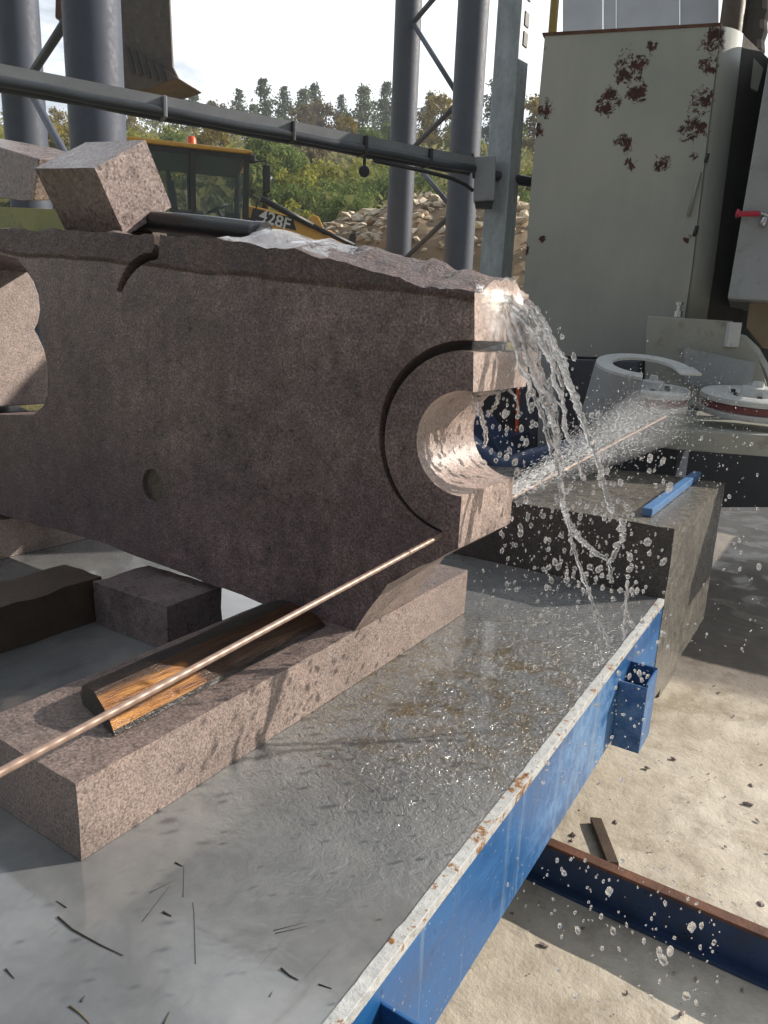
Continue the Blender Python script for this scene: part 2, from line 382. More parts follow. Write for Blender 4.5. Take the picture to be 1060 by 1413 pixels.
def streammat():
    m = MT('falling water'); m.set(Base_Color=(1, 1, 1), Roughness=0.0, IOR=1.33, Transmission_Weight=1.0)
    t = m.n('ShaderNodeBsdfTransparent'); d = m.n('ShaderNodeBsdfTranslucent'); d.inputs[0].default_value = (.9, .92, .95, 1)
    x = m.n('ShaderNodeMixShader'); x.inputs[0].default_value = .25; y = m.n('ShaderNodeMixShader'); y.inputs[0].default_value = .06
    m.l(m.b.outputs[0], x.inputs[1]); m.l(t.outputs[0], x.inputs[2]); m.l(x.outputs[0], y.inputs[1]); m.l(d.outputs[0], y.inputs[2]); m.l(y.outputs[0], m.out.inputs[0]); return m.m
M['stream'] = streammat()
M['foam'] = water('aerated white water', .25, (.95, .96, .97), .45)
def filmmat():
    m = MT('running water film'); n1 = m.noise(60, 5, .7, 1.0, world=True)
    fm = m.ramp(m.noise(26, 6, .72, .6, world=True), [(.54, 1.0), (.72, .75)])
    m.set(Base_Color=(.97, .97, .98), Roughness=.04, IOR=1.33, Transmission_Weight=fm); m.bump(n1, .4, .006)
    t = m.n('ShaderNodeBsdfTransparent'); x = m.n('ShaderNodeMixShader'); x.inputs[0].default_value = .74; m.l(m.b.outputs[0], x.inputs[1]); m.l(t.outputs[0], x.inputs[2]); m.l(x.outputs[0], m.out.inputs[0]); return m.m
M['film'] = filmmat()
def cabinetmat(patches):
    m = MT('pale grey cabinet paint with rust'); n1 = m.noise(1.4, 5, .6, world=True); n2 = m.noise(7, 6, .7, vec=m.map((1, 1, .2), True)); n3 = m.noise(24, 8, .8, .5, world=True)
    col = m.ramp(n1, [(.3, (.31, .33, .305)), (.5, (.37, .385, .35)), (.7, (.41, .415, .375))])
    col = m.mix(.35, col, m.ramp(n2, [(.3, .8), (.6, 1.05)]), 'MULTIPLY')
    tot = None
    for p, r in patches:
        k = m.math('MULTIPLY', m.sm(m.dist(p), r, r * .15), 1.0)
        tot = k if tot is None else m.math('MAXIMUM', tot, k)
    zt_ = AT(870, 41, 4.35).z; p = m.xyz()
    tk_ = m.math('MULTIPLY', m.sm(p[2], zt_ - .30, zt_ + .04), m.ramp(m.noise(16, 6, .7, .4, vec=m.map((1, 1, .16), True)), [(.42, 0.0), (.66, 1.0)]))
    col = m.mix(m.math('MULTIPLY', tk_, .8), col, (.14, .095, .065))
    sc2 = m.math('ADD', m.math('MULTIPLY', tot, .27), n3)
    col = m.mix(m.ramp(sc2, [(.70, 0.0), (.73, 1.0)]), col, m.ramp(m.noise(35, 4, .7, world=True), [(.35, (.028, .014, .012)), (.6, (.075, .022, .018))]))
    m.set(Base_Color=col, Roughness=m.mix(m.ramp(sc2, [(.70, 0.0), (.73, 1.0)]), .42, .9)); m.bump(sc2, .12, .01); return m

# ------------------------------------------------------------------ SETTING: ground
ZT = .62
def hill(w, u):
    pts = [(-1e4, 0), (7.6, 0), (11, 1.6), (17, 2.6), (25, 5.0), (40, 9.5), (55, 13.2), (75, 18.6), (110, 21), (400, 24), (2e4, 24)]
    for (a, ha), (b, hb) in zip(pts, pts[1:]):
        if a <= w <= b:
            h = ha + (hb - ha) * (w - a) / (b - a); break
    k = max(0, min(1, (w - 14) / 20))
    return h + k * (1.1 * noise.noise(Vector((u * .045, w * .045, 3.3))) + .35 * noise.noise(Vector((u * .2, w * .2, 1.3))))
def hp(u, w): v = FWD * w + RGT * u; return Vector((v.x, v.y, hill(w, u)))
g = G()
ws = [-300, -60, -12, -4, 0, 3, 6, 7.6, 9, 11, 13, 15, 17, 19, 21, 23, 25] + [27 + 2.5 * i for i in range(22)] + [85, 95, 110, 140, 200, 400, 900, 2500]
us = [-2500, -900, -400, -200, -120, -80] + [-60 + 2.5 * i for i in range(49)] + [80, 120, 200, 400, 900, 2500]
for w in ws:
    for u in us:
        q = hp(u, w); q.z -= .02; g.v.append(q)
nu = len(us)
for i in range(len(ws) - 1):
    for j in range(nu - 1):
        g.f.append([i * nu + j, i * nu + j + 1, (i + 1) * nu + j + 1, (i + 1) * nu + j]); g.m.append(0)
tagp(mk('ground', g, M['soil'], smooth=True, origin=(0, 0, 0)), kind='structure')
g = G()
nx, ny = 90, 110
for j in range(ny + 1):
    for i in range(nx + 1):
        x = -5 + 9 * i / nx; y = -2 + 11 * j / ny
        w = Vector((x, y, 0)).dot(FWD)
        z = .006 * noise.noise(Vector((x * 3, y * 3, 0))) + .004 * noise.noise(Vector((x * 11, y * 11, 4)))
        g.v.append(Vector((x, y, z if w < 7.5 else hill(w, 0) + .01)))
for j in range(ny):
    for i in range(nx):
        a = j * (nx + 1) + i; g.f.append([a, a + 1, a + nx + 2, a + nx + 1]); g.m.append(0)
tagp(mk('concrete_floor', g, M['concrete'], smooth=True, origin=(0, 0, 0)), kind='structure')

# ------------------------------------------------------------------ STONE SLAB
YF, YB = 1.27, 1.53
def sx(px, py): q = P(px, py, 'y', YF); return (q.x, q.z)
def arc(p0, p1, p2, n):
    """circle arc through three points"""
    ax, ay = p0; bx, by = p1; cx, cy = p2
    d = 2 * (ax * (by - cy) + bx * (cy - ay) + cx * (ay - by))
    ux = ((ax**2 + ay**2) * (by - cy) + (bx**2 + by**2) * (cy - ay) + (cx**2 + cy**2) * (ay - by)) / d
    uy = ((ax**2 + ay**2) * (cx - bx) + (bx**2 + by**2) * (ax - cx) + (cx**2 + cy**2) * (bx - ax)) / d
    r = math.hypot(ax - ux, ay - uy)
    t0, t1, t2 = (math.atan2(y - uy, x - ux) for x, y in (p0, p1, p2))
    def unw(t, ref):
        while t - ref > math.pi: t -= 2 * math.pi
        while t - ref < -math.pi: t += 2 * math.pi
        return t
    t1 = unw(t1, t0); t2 = unw(t2, t1)
    return [(ux + r * math.cos(t0 + (t2 - t0) * i / n), uy + r * math.sin(t0 + (t2 - t0) * i / n)) for i in range(n + 1)]
def rough_line(a, b, n, amp, s=18.0):
    out = []
    for i in range(n + 1):
        t = i / n; x = a[0] + (b[0] - a[0]) * t; z = a[1] + (b[1] - a[1]) * t
        k = amp * (noise.noise(Vector((x * s, z * s, 2.2))) + .5 * noise.noise(Vector((x * s * 3, z * s * 3, 5.2)))) * (0 if i in (0, n) else 1)
        out.append((x, z + k))
    return out
out = []; top_flag = set()
# bottom edge, left to right
for a, b, n in [((-130, 672), (0, 710), 4), ((0, 710), (130, 745), 6), ((130, 745), (250, 790), 6), ((250, 790), (380, 840), 6), ((380, 840), (490, 870), 6)]:
    out += rough_line(sx(*a), sx(*b), n, .004)[:-1]
i_cut0 = len(out); out += rough_line(sx(490, 870), sx(535, 806), 5, .006)[:-1] + rough_line(sx(535, 806), sx(632, 757), 8, .008)[:-1]
out += [sx(632, 757), sx(637, 687)]
cyl = arc(sx(637, 685), sx(575, 605), sx(653, 541), 30); out += cyl
xr = -.630
# wire slot: lower/inner side out, then back along the outer side
i_slot0 = len(out) + 0; inner = arc((-.632, 1.391), (-.818, 1.235), (-.674, 1.030), 26)
n_slot = 54; outer = arc((-.6655, 1.023), (-.834, 1.236), (-.630, 1.410), 26)
out += [(-.627, 1.388)] + inner[1:] + outer
out += [sx(655, 470), sx(655, 404)]
i_top0 = len(out)
tp = [(655, 403), (600, 396), (560, 388), (500, 370), (420, 348), (330, 333), (260, 326), (223, 323)]
for a, b in zip(tp, tp[1:]): out += rough_line(sx(*a), sx(*b), 7, .009)[:-1]
# curved old cut in the top edge
out += [sx(221, 323), sx(219, 352)] + arc(sx(217, 358), sx(188, 372), sx(168, 404), 8) + arc(sx(161, 402), sx(178, 364), sx(210, 348), 8) + [sx(213, 342), sx(212, 323)]
tp = [(212, 323), (140, 320), (60, 318), (0, 316), (-80, 313), (-150, 311)]
for a, b in zip(tp, tp[1:]): out += rough_line(sx(*a), sx(*b), 7, .007)[:-1]
out.append(sx(-150, 311)); i_top1 = len(out) - 1
# the scalloped opening at the left
rg = [sx(38, 345 + 28), sx(52, 395), sx(57, 425), sx(52, 448), sx(60, 470), sx(66, 510), sx(66, 545)]
fl_ = [sx(60, 560), sx(46, 573), sx(0, 572), sx(-60, 560), sx(-75, 545)]
lp_ = [(66, 547), (66, 530), (65, 510), (60, 482), (53, 464), (48, 455), (53, 445), (54, 430), (52, 410), (46, 390), (36, 376), (22, 368), (4, 364)]
lob = [(lambda q: (q.x, q.z))(P(x, y, 'y', YB)) for x, y in lp_]
hole = rg + fl_[:3] + [sx(-60, 574), sx(-90, 560), sx(-95, 450), sx(-60, 360), sx(-22, 350), sx(0, 351), sx(24, 357)]
# drilled socket, shown as a shallow pit
dc = sx(211, 670)
drill = [(dc[0] + .042 * math.cos(t * math.pi / 10), dc[1] + .045 * math.sin(t * math.pi / 10)) for t in range(20)]

def sst(a, b, x):
    t = min(1, max(0, (x - a) / (b - a))); return t * t * (3 - 2 * t)
def lerp_tab(tab, x):
    if x <= tab[0][0]: return tab[0][1]
    for (a, za), (b, zb) in zip(tab, tab[1:]):
        if x <= b: return za + (zb - za) * (x - a) / (b - a)
    return tab[-1][1]
RIDGE = [(q.x, q.z) for q in [P(x, y, 'y', 1.40) for x, y in [(300, 314), (350, 319), (420, 329), (480, 338), (520, 347), (560, 356), (600, 364), (640, 372), (670, 379), (690, 388)]]]
FRONT = [(q.x, q.z) for q in [P(x, y, 'y', YF) for x, y in [(212, 323), (260, 326), (330, 333), (420, 348), (500, 370), (560, 388), (600, 396), (655, 403)]]]
def crown(x, y):
    t = (y - YF) / (YB - YF); k = min(1, t * 2.1); k = k * k * (3 - 2 * k) if k < .5 else k
    return max(0, lerp_tab(RIDGE, x) - lerp_tab(FRONT, x)) * min(1, k) * min(1, max(0, (x + 1.35) / .12)) - .03 * max(0, t - .55)
def slab_mesh():
    g = G(); loops = [out, hole, drill]
    pts = [Vector((x, z, 0)) for lp in loops for x, z in lp]
    tri = tessellate_polygon([[Vector((x, z, 0)) for x, z in lp] for lp in loops])
    tri_b = tessellate_polygon([[Vector((x, z, 0)) for x, z in lp] for lp in loops[:2]])
    n0 = len(out); n1 = len(hole); N = len(pts)
    rows = 16
    def pos(i, r):
        x, z = pts[i].x, pts[i].y; y = YF + (YB - YF) * r / rows
        if i_top0 <= i <= i_top1 and 0 < r:
            a = .013 if r < rows else .010
            q = Vector((x * 14, y * 14, 1.7)); z += a * noise.noise(q) + a * .5 * noise.noise(q * 2.7) + crown(x, y)
        if n0 <= i < n0 + n1: y = y
        return Vector((x, y, z))
    for r in range(rows + 1):
        for i in range(n0 + n1): g.v.append(pos(i, r))
    NN = n0 + n1
    base = len(g.v)
    for i in range(N - NN): g.v.append(Vector((pts[NN + i].x, YF, pts[NN + i].y)))
    for i in range(N - NN): g.v.append(Vector((pts[NN + i].x, YF + .012, pts[NN + i].y)))
    mp = lambda i: i if i < NN else base + i - NN
    for t in tri: g.f.append([mp(t[0]), mp(t[1]), mp(t[2])])
    for t in tri_b: g.f.append([rows * NN + t[2], rows * NN + t[1], rows * NN + t[0]])
    for r in range(rows):
        for s, n in ((0, n0), (n0, n1)):
            for i in range(n):
                a = s + i; b = s + (i + 1) % n
                g.f.append([r * NN + a, r * NN + b, (r + 1) * NN + b, (r + 1) * NN + a])
    nd = N - NN
    for i in range(nd): g.f.append([base + i, base + (i + 1) % nd, base + nd + (i + 1) % nd, base + nd + i])
    g.m = [0] * len(g.f)
    for k, f in enumerate(g.f):
        if len(f) == 4 and all(q < (rows + 1) * NN and i_cut0 <= q % NN <= i_top0 and not (i_slot0 < q % NN < i_slot0 + n_slot) for q in f): g.m[k] = 1
    return g, [Vector((pts[NN + i].x, YF + .012, pts[NN + i].y)) for i in range(nd)]
gs, pit = slab_mesh()
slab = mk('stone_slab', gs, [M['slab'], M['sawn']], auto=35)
tagp(slab, 'huge purple granite slab with half round cuts, water pouring off its end', 'stone slab')
XW = -2.462
lp_ = [(70, 568), (69, 530), (67, 510), (61, 482), (53, 464), (48, 455), (53, 445), (56, 428), (54, 408), (47, 388), (37, 374), (22, 366), (-10, 360)]
yz = [P(x, y, 'x', XW) for x, y in lp_]
g = G(); front = [Vector((XW, 1.285, yz[-1].z)), Vector((XW, 1.285, 1.1175))]
g.prism([Vector((XW, q.y, max(q.z, 1.1175))) for q in yz] + front, (-.16, 0, 0))
tagp(mk('carved_stone', g, M['carved'], bevel=.004), 'pale carved granite piece with scalloped edge standing in the opening of the slab', 'carved stone')
g = G(); g.prism(pit, (0, .002, 0))
M['plug'] = granite('greenish grout plug', (.07, .065, .045), (.12, .105, .075), (.17, .15, .115), 120, (.5, .7))
mk('drill_hole', g, M['plug'], slab)

# ------------------------------------------------------------------ stones, beam and timber on the table
def noisy_box(name, x0, x1, y0, y1, z0, z1, mat, amp=.003, seg=.03, sc_=20, parent=None, bevel=0, sh=None, split=False):
    bm = bmesh.new(); bmesh.ops.create_cube(bm, size=1); bm.normal_update()
    nseg = [max(1, int((b - a) / seg)) for a, b in ((x0, x1), (y0, y1), (z0, z1))]
    for ax in range(3):
        for k in range(1, nseg[ax]):
            co = Vector((0, 0, 0)); co[ax] = -.5 + k / nseg[ax]; no = Vector((0, 0, 0)); no[ax] = 1
            bmesh.ops.bisect_plane(bm, geom=bm.verts[:] + bm.edges[:] + bm.faces[:], plane_co=co, plane_no=no)
    g = G()
    for v in bm.verts:
        p = Vector((x0 + (x1 - x0) * (v.co.x + .5), y0 + (y1 - y0) * (v.co.y + .5), z0 + (z1 - z0) * (v.co.z + .5)))
        if sh: p = sh(p)
        q = p * sc_
        e = sum(abs(abs(c) - .5) < 1e-4 for c in v.co)
        k = amp * (1.0 if e < 2 else 1.6)
        p += Vector((noise.noise(q), noise.noise(q + Vector((9, 2, 1))), 0 if v.co.z < -.49 else noise.noise(q + Vector((3, 7, 5))))) * k
        g.v.append(p)
    bm.verts.index_update()
    g.f = [[v.index for v in f.verts] for f in bm.faces]; g.m = [1 if split and ((f.normal.x > .7 and split is True) or f.normal.z > .7) else 0 for f in bm.faces]; bm.free()
    return mk(name, g, mat, parent, auto=35, bevel=bevel)
tagp(noisy_box('stone_beam', -1.155, -.875, .552, 1.83, ZT + .001, ZT + .134, [M['stone_beam'], M['stone_wet']], .0016, .045, split='z'),
     'long square pink granite beam lying on the steel table under the slab end', 'stone beam')
# split log wedge on the beam
g = G()
L0 = [P(118, 978, 'z', .756), P(160, 1026, 'z', .756)]; L1 = [P(455, 872, 'z', .756), P(352, 846, 'z', .756)]
prev = None; prof_n = 9; nst = 14
A0, B0 = Vector((-1.072, .70, 0)), Vector((-.935, .665, 0)); A1, B1 = Vector((-1.10, 1.23, 0)), Vector((-.945, 1.245, 0))
for i in range(nst + 1):
    t = i / nst
    a = A0.lerp(A1, t); b = B0.lerp(B1, t)
    for (s, h) in ((0, 0), (-.04, .018), (.03, .034), (.20, .044), (.42, .046), (.80, .028), (.97, .008), (1.0, 0), (.5, 0)):
        q = a.lerp(b, s); q.z = ZT + .136 + h * (1 - .15 * t)
        nz = noise.noise(Vector((q.x * 60, q.y * 9, q.z * 60)))
        if h > 0: q += Vector((nz * .004, 0, nz * .005))
        g.v.append(q)
for i in range(nst):
    for j in range(prof_n):
        a = i * prof_n + j; b = i * prof_n + (j + 1) % prof_n
        g.f.append([a, b, b + prof_n, a + prof_n]); g.m.append(0 if j in (4, 5) else 1)
g.f += [list(range(prof_n))[::-1], [nst * prof_n + k for k in range(prof_n)]]; g.m += [1, 1]
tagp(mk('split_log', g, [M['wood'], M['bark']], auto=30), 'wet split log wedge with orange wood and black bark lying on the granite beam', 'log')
def rotz(c, a):
    c = Vector(c); ca, sa = math.cos(a), math.sin(a)
    def f(p): d = p - c; return c + Vector((d.x * ca - d.y * sa, d.x * sa + d.y * ca, d.z))
    return f
tagp(noisy_box('stone_block', -1.635, -1.345, 1.125, 1.31, ZT + .001, ZT + .120, M['stone_dark'], .0025, .04),
     'small dark granite block on the table directly behind the split log', 'stone block')
tagp(noisy_box('timber_block', -1.82, -1.65, .15, 1.16, ZT + .001, ZT + .120, M['plank_wet'], .006, .04, 14),
     'dark brown timber block at the left edge of the table under the slab', 'timber block')
tagp(noisy_box('stone_bearer', -2.68, -2.345, .95, 1.80, ZT + .001, ZT + .135, M['carved'], .004, .05),
     'pale rough stone bearer in the sun behind the slab at the left edge', 'stone bearer')

# ------------------------------------------------------------------ WORK TABLE
XE = -.418
def skew(g):
    for v in g.v: v.x += (2.343 - v.y) * .0150 - .003
    return g
tb = thing('work_table', 'low steel work table with wet grey top and blue side channel', 'work table', (-1.6, 1.0, 0))
g = G(); g.bx(-3.4, XE - .015, -.9, 2.343, ZT - .02, ZT); mk('table_top', skew(g), M['table'], tb)
g = G()
yy = [-.9 + i * .02 for i in range(163)]
for i, y in enumerate(yy):
    n_ = noise.noise(Vector((y * 30, 1, 1))) * .003 + noise.noise(Vector((y * 90, 4, 1))) * .0016
    for x, z in ((XE - .015, ZT - .018), (XE - .015 + n_ * .8 - .002, ZT + .0025), (XE + .003 + n_, ZT + .0025), (XE + .003, ZT - .018)): g.v.append(Vector((x, y, z)))
for i in range(len(yy) - 1):
    for j in range(4): a = i * 4 + j; b = i * 4 + (j + 1) % 4; g.f.append([a, b, b + 4, a + 4]); g.m.append(0)
g.f += [[3, 2, 1, 0], [len(g.v) - 4 + k for k in range(4)]]; g.m += [0, 0]
mk('edge_strip', skew(g), M['chipped'], tb, bevel=.001)
g = G(); ZB = .362
# C-channel, web outwards
g.bx(XE - .008, XE, -.9, 2.343, ZB, ZT - .0185); g.bx(XE - .07, XE - .008, -.9, 2.343, ZB, ZB + .01)
mk('side_channel', skew(g), M['blue'], tb, bevel=.002)
# square post sockets welded on the channel, open at the top
for ya, yb, zt_ in ((1.835, 1.955, .556), (.535, .662, .566)):
    x0, x1, z0, t = XE + .0005, XE + .074, .352, .006
    g = G(); g.bx(x0, x1, ya, ya + t, z0, zt_ - .012); g.bx(x0, x1, yb - t, yb, z0, zt_); g.bx(x1 - t, x1, ya + t, yb - t, z0, zt_ - .004)
    g.cm = 1; g.bx(x0 + .001, x1 - t - .001, ya + t + .001, yb - t - .001, z0 + .02, zt_ - .06)  # black infill stands for the shade inside the open socket
    mk('post_socket', skew(g), [M['blue'], M['blackmat']], tb, bevel=.0015)
for x in (-3.2, -1.0):
    for y in (-.7, 2.2):
        g = G(); g.bx(x - .05, x + .05, y - .05, y + .05, 0.004, ZB + .0); mk('leg', g, M['navy'], tb)

# ------------------------------------------------------------------ diamond wire
g = G()
w0 = P(-260, 1206, 'x', -.671); w1 = P(612, 737, 'x', -.671)
pts = [w0.lerp(w1, i / 40) for i in range(41)]
pts += [Vector((-.669, 1.27 + .02 * i, 1.0215 + .001 * i)) for i in range(1, 14)]
pts += [Vector((-.669 + .0 * i, 1.53 + .19 * i, 1.036 + .0095 * i)) for i in range(1, 11)]
g.tube(pts, .0052, 10)
tagp(mk('diamond_wire', g, M['wire'], smooth=True), 'taut copper coloured diamond saw wire running across the beam into the slab', 'saw wire')

# ------------------------------------------------------------------ granite block and bar behind the table
XA = -.42
tagp(noisy_box('granite_block', -1.45, XA, 2.352, 3.32, .24, .853, [M['stone_black'], M['stone_paler']], .003, .06, 12, split=True),  # top and right side use the paler granite
     'big black speckled granite block with paler top and side standing behind the table', 'granite block')
tagp(noisy_box('stone_footing', -1.40, XA - .07, 2.92, 3.25, .003, .238, M['stone_paler'], .004, .06, 12), 'dull grey stone footing under the far end of the black granite block', 'stone footing')
g = G(); a = P(893, 706, 'z', .872); b = P(962, 654, 'z', .872); d = (b - a).normalized(); s = Vector((d.y, -d.x, 0))
g.box((a + b) / 2 + Vector((0, 0, -.002)), ((b - a).length / 2, .017, .014), (d, s, Vector((0, 0, 1))))
tagp(mk('blue_bar', g, M['bluepl'], bevel=.003), 'light blue flat bar lying on top of the black granite block', 'bar')

# ------------------------------------------------------------------ steel beam and offcut on the floor
bt = thing('steel_beam', 'blue steel beam with rusty top flange lying on the pale floor', 'steel beam', (0, 1.62, 0))
HB = .12
g = G(); g.bx(-.62, 1.4, 1.652, 1.662, .012, HB - .006); mk('web', g, M['navy'], bt)
g = G(); g.bx(-.62, 1.4, 1.640, 1.672, HB - .006, HB + .003); mk('top_flange', g, M['rust'], bt, bevel=.0015)
g = G(); g.bx(-.62, 1.4, 1.625, 1.695, .001, .012); mk('bottom_flange', g, M['navy'], bt)
a = P(822, 1132, 'z', .01); b = P(846, 1194, 'z', .01); d = (b - a).normalized(); s = Vector((d.y, -d.x, 0))
g = G(); g.box((a + b) / 2 + Vector((0, 0, .002)), ((b - a).length / 2, .017, .008), (d, s, Vector((0, 0, 1))))
for i, v in enumerate(g.v): v += Vector((noise.noise(v * 40), noise.noise(v * 33), 0)) * .006
tagp(mk('wood_offcut', g, M['plank'], bevel=.002), 'dark brown wood offcut lying on the sunlit floor', 'offcut')

g = G(); rc_ = random.Random(9)
for k in range(260):
    c = Vector((rc_.uniform(-.6, .5), rc_.uniform(.9, 3.2), .004)); sz = .0015 + .009 * rc_.random() ** 4
    R3 = Matrix.Rotation(rc_.uniform(0, 6.3), 3, 'Z'); g.cm = 0 if rc_.random() < .6 else 1
    g.blob(c, (R3 @ Vector((sz * rc_.uniform(.8, 2), 0, 0)), R3 @ Vector((0, sz, 0)), Vector((0, 0, sz * .6))), 1, 1.0, rc_.random() * 40)
g.cm = 0
tagp(mk('stone_chips', g, [M['stone_beam'], M['stone_rough']], fixn=False), 'small stone chips and grit scattered over the pale floor', 'stone chips', kind='stuff')
# ------------------------------------------------------------------ on top of the slab
def rough_hex(v8, name, mat, sub=5, amp=.002):
    g = G(); c = [Vector(q) for q in v8]
    def tri(u, v, w):
        b = c[0].lerp(c[1], u).lerp(c[3].lerp(c[2], u), v); t = c[4].lerp(c[5], u).lerp(c[7].lerp(c[6], u), v); return b.lerp(t, w)
    faces = [lambda u, v: (u, v, 0), lambda u, v: (u, v, 1), lambda u, v: (u, 0, v), lambda u, v: (u, 1, v), lambda u, v: (0, u, v), lambda u, v: (1, u, v)]
    for fn in faces:
        b = len(g.v)
        for i in range(sub + 1):
            for j in range(sub + 1):
                q = tri(*fn(i / sub, j / sub)); n_ = Vector((noise.noise(q * 25), noise.noise(q * 25 + Vector((5, 5, 5))), noise.noise(q * 25 + Vector((8, 1, 5))))) * amp
                g.v.append(q + n_)
        for i in range(sub):
            for j in range(sub):
                a = b + i * (sub + 1) + j; g.f.append([a, a + 1, a + sub + 2, a + sub + 1]); g.m.append(0)
    me_g = g
    o = mk(name, me_g, mat, auto=30)
    bm = bmesh.new(); bm.from_mesh(o.data); bmesh.ops.remove_doubles(bm, verts=bm.verts, dist=1e-5); bmesh.ops.recalc_face_normals(bm, faces=bm.faces); bm.to_mesh(o.data); bm.free()
    o.data.set_sharp_from_angle(angle=R(30)); return o
F_, G_, E_, D_ = Vector((-1.742, 1.36, 1.642)), Vector((-1.992, 1.354, 1.658)), Vector((-1.739, 1.522, 1.742)), Vector((-1.730, 1.266, 1.796))
M['stone_cube'] = granite('sawn granite cube', (.095, .075, .072), (.21, .165, .155), (.36, .29, .27), 130, (.16, .4), black=.95)
cub = [G_, F_, E_, G_ + E_ - F_, D_ + G_ - F_, D_, D_ + E_ - F_, D_ + G_ - F_ + E_ - F_]
tagp(rough_hex(cub, 'stone_cube', M['stone_cube'], 6, .0012), 'sawn granite cube tilted on its edge on top of the slab', 'stone cube')
g = G(); g.prism([Vector((-1.77, 1.47, 1.655)), Vector((-1.77, 1.53, 1.655)), Vector((-1.77, 1.515, 1.735))], (-.17, 0, 0))
tagp(mk('wedge', g, M['plank']), 'dark wedge propping the tilted granite cube from behind', 'wedge')
ly = 1.42
ro = [P(-90, 330 - 40, 'y', ly), P(46, 277, 'y', ly), P(54, 219, 'y', ly), P(0, 203, 'y', ly), P(-90, 186, 'y', ly)]
ro[0] = P(-90, 270, 'y', ly)
g = G()
bot = [ro[0].lerp(ro[1], i / 8) + Vector((0, 0, .006 * noise.noise(Vector((i * .9, 2, 7))) if 0 < i < 8 else 0)) for i in range(9)]
g.prism(bot + ro[2:], (.03, .17, .03))
tagp(mk('stone_piece', g, M['stone_cube'], bevel=.003), 'dark granite piece with broken lower edge resting on the yellowish timber', 'stone piece')
g = G(); a = P(-90, 284, 'y', 1.40); b = P(84, 291, 'y', 1.40)
g.prism([P(-90, 281, 'y', 1.40), P(84, 289, 'y', 1.40), P(97, 322, 'y', 1.40), P(-90, 318, 'y', 1.40)], (0, .09, .004))
tagp(mk('timber_bearer', g, M['gyellow'], bevel=.004), 'flat yellow green timber bearer lying along the slab top', 'timber')
# hose
g = G(); a = P(150, 303, 'y', 1.46); b = P(358, 322, 'y', 1.46)
pts = [a.lerp(b, i / 12) + Vector((0, 0, .006 * math.sin(i / 12 * math.pi))) for i in range(13)]
dirn = (pts[-1] - pts[0]).normalized()
g.tube(pts, [.028] * 12 + [.0275], 18); g.cm = 1; g.lathe([(.022, .0), (.022, .0015), (.001, .0015)], pts[-1], dirn, 18)  # black end disc stands for the shade inside the hose mouth
hz = mk('water_hose', g, [M['rubber'], M['blackmat']], auto=40)
tagp(hz, 'thick black rubber hose lying on the slab and pouring water', 'hose')
g = G(); g.lathe([(.021, 0), (.0285, .001), (.0295, .004), (.0295, .03), (.0285, .033), (.0285, .034)], pts[-1] - dirn * .012, dirn, 20); mk('hose_collar', g, M['rubber'], hz, auto=40)

# ------------------------------------------------------------------ WATER
g = G()          # film of running water on the slab top, from the hose to the end
n_u, n_v = 60, 14
def top_at(x):
    best = None
    for k in range(i_top0, i_top1):
        a, b = out[k], out[k + 1]
        if min(a[0], b[0]) <= x <= max(a[0], b[0]):
            t = (x - a[0]) / (b[0] - a[0] + 1e-9); z = a[1] + (b[1] - a[1]) * t
            best = z if best is None else max(best, z)
    return best if best is not None else 1.5
for i in range(n_u + 1):
    x = -1.30 + (.67) * i / n_u
    for j in range(n_v + 1):
        v = j / n_v; y = YF + .006 + (YB - YF - .012) * v
        q = Vector((x * 14, y * 14, 1.7)); z = top_at(x) + (.013 * noise.noise(q) + .0065 * noise.noise(q * 2.7)) + crown(x, y)
        thick = .0005 + (.0075 if x > -1.12 else .0085) * noise.noise(Vector((x * 17, y * 17, 9))) + .003 + (.008 * max(0, -x - 1.05) / .25) + .003 * noise.noise(Vector((x * 60, y * 60, 2)))
        ed = min(1, 5 * min(v, 1 - v) + .1) * min(1, 10 * (i / n_u) + .2)
        g.v.append(Vector((x, y, z + max(-.004, thick) * ed - .0015 - .006 * sst(-1.10, -.92, x))))
for i in range(n_u):
    for j in range(n_v):
        a = i * (n_v + 1) + j; g.f.append([a, a + n_v + 1, a + n_v + 2, a + 1]); g.m.append(0)
tagp(mk('water_film', g, M['film'], smooth=True, origin=(-1.0, 1.4, 1.6)), kind='structure')

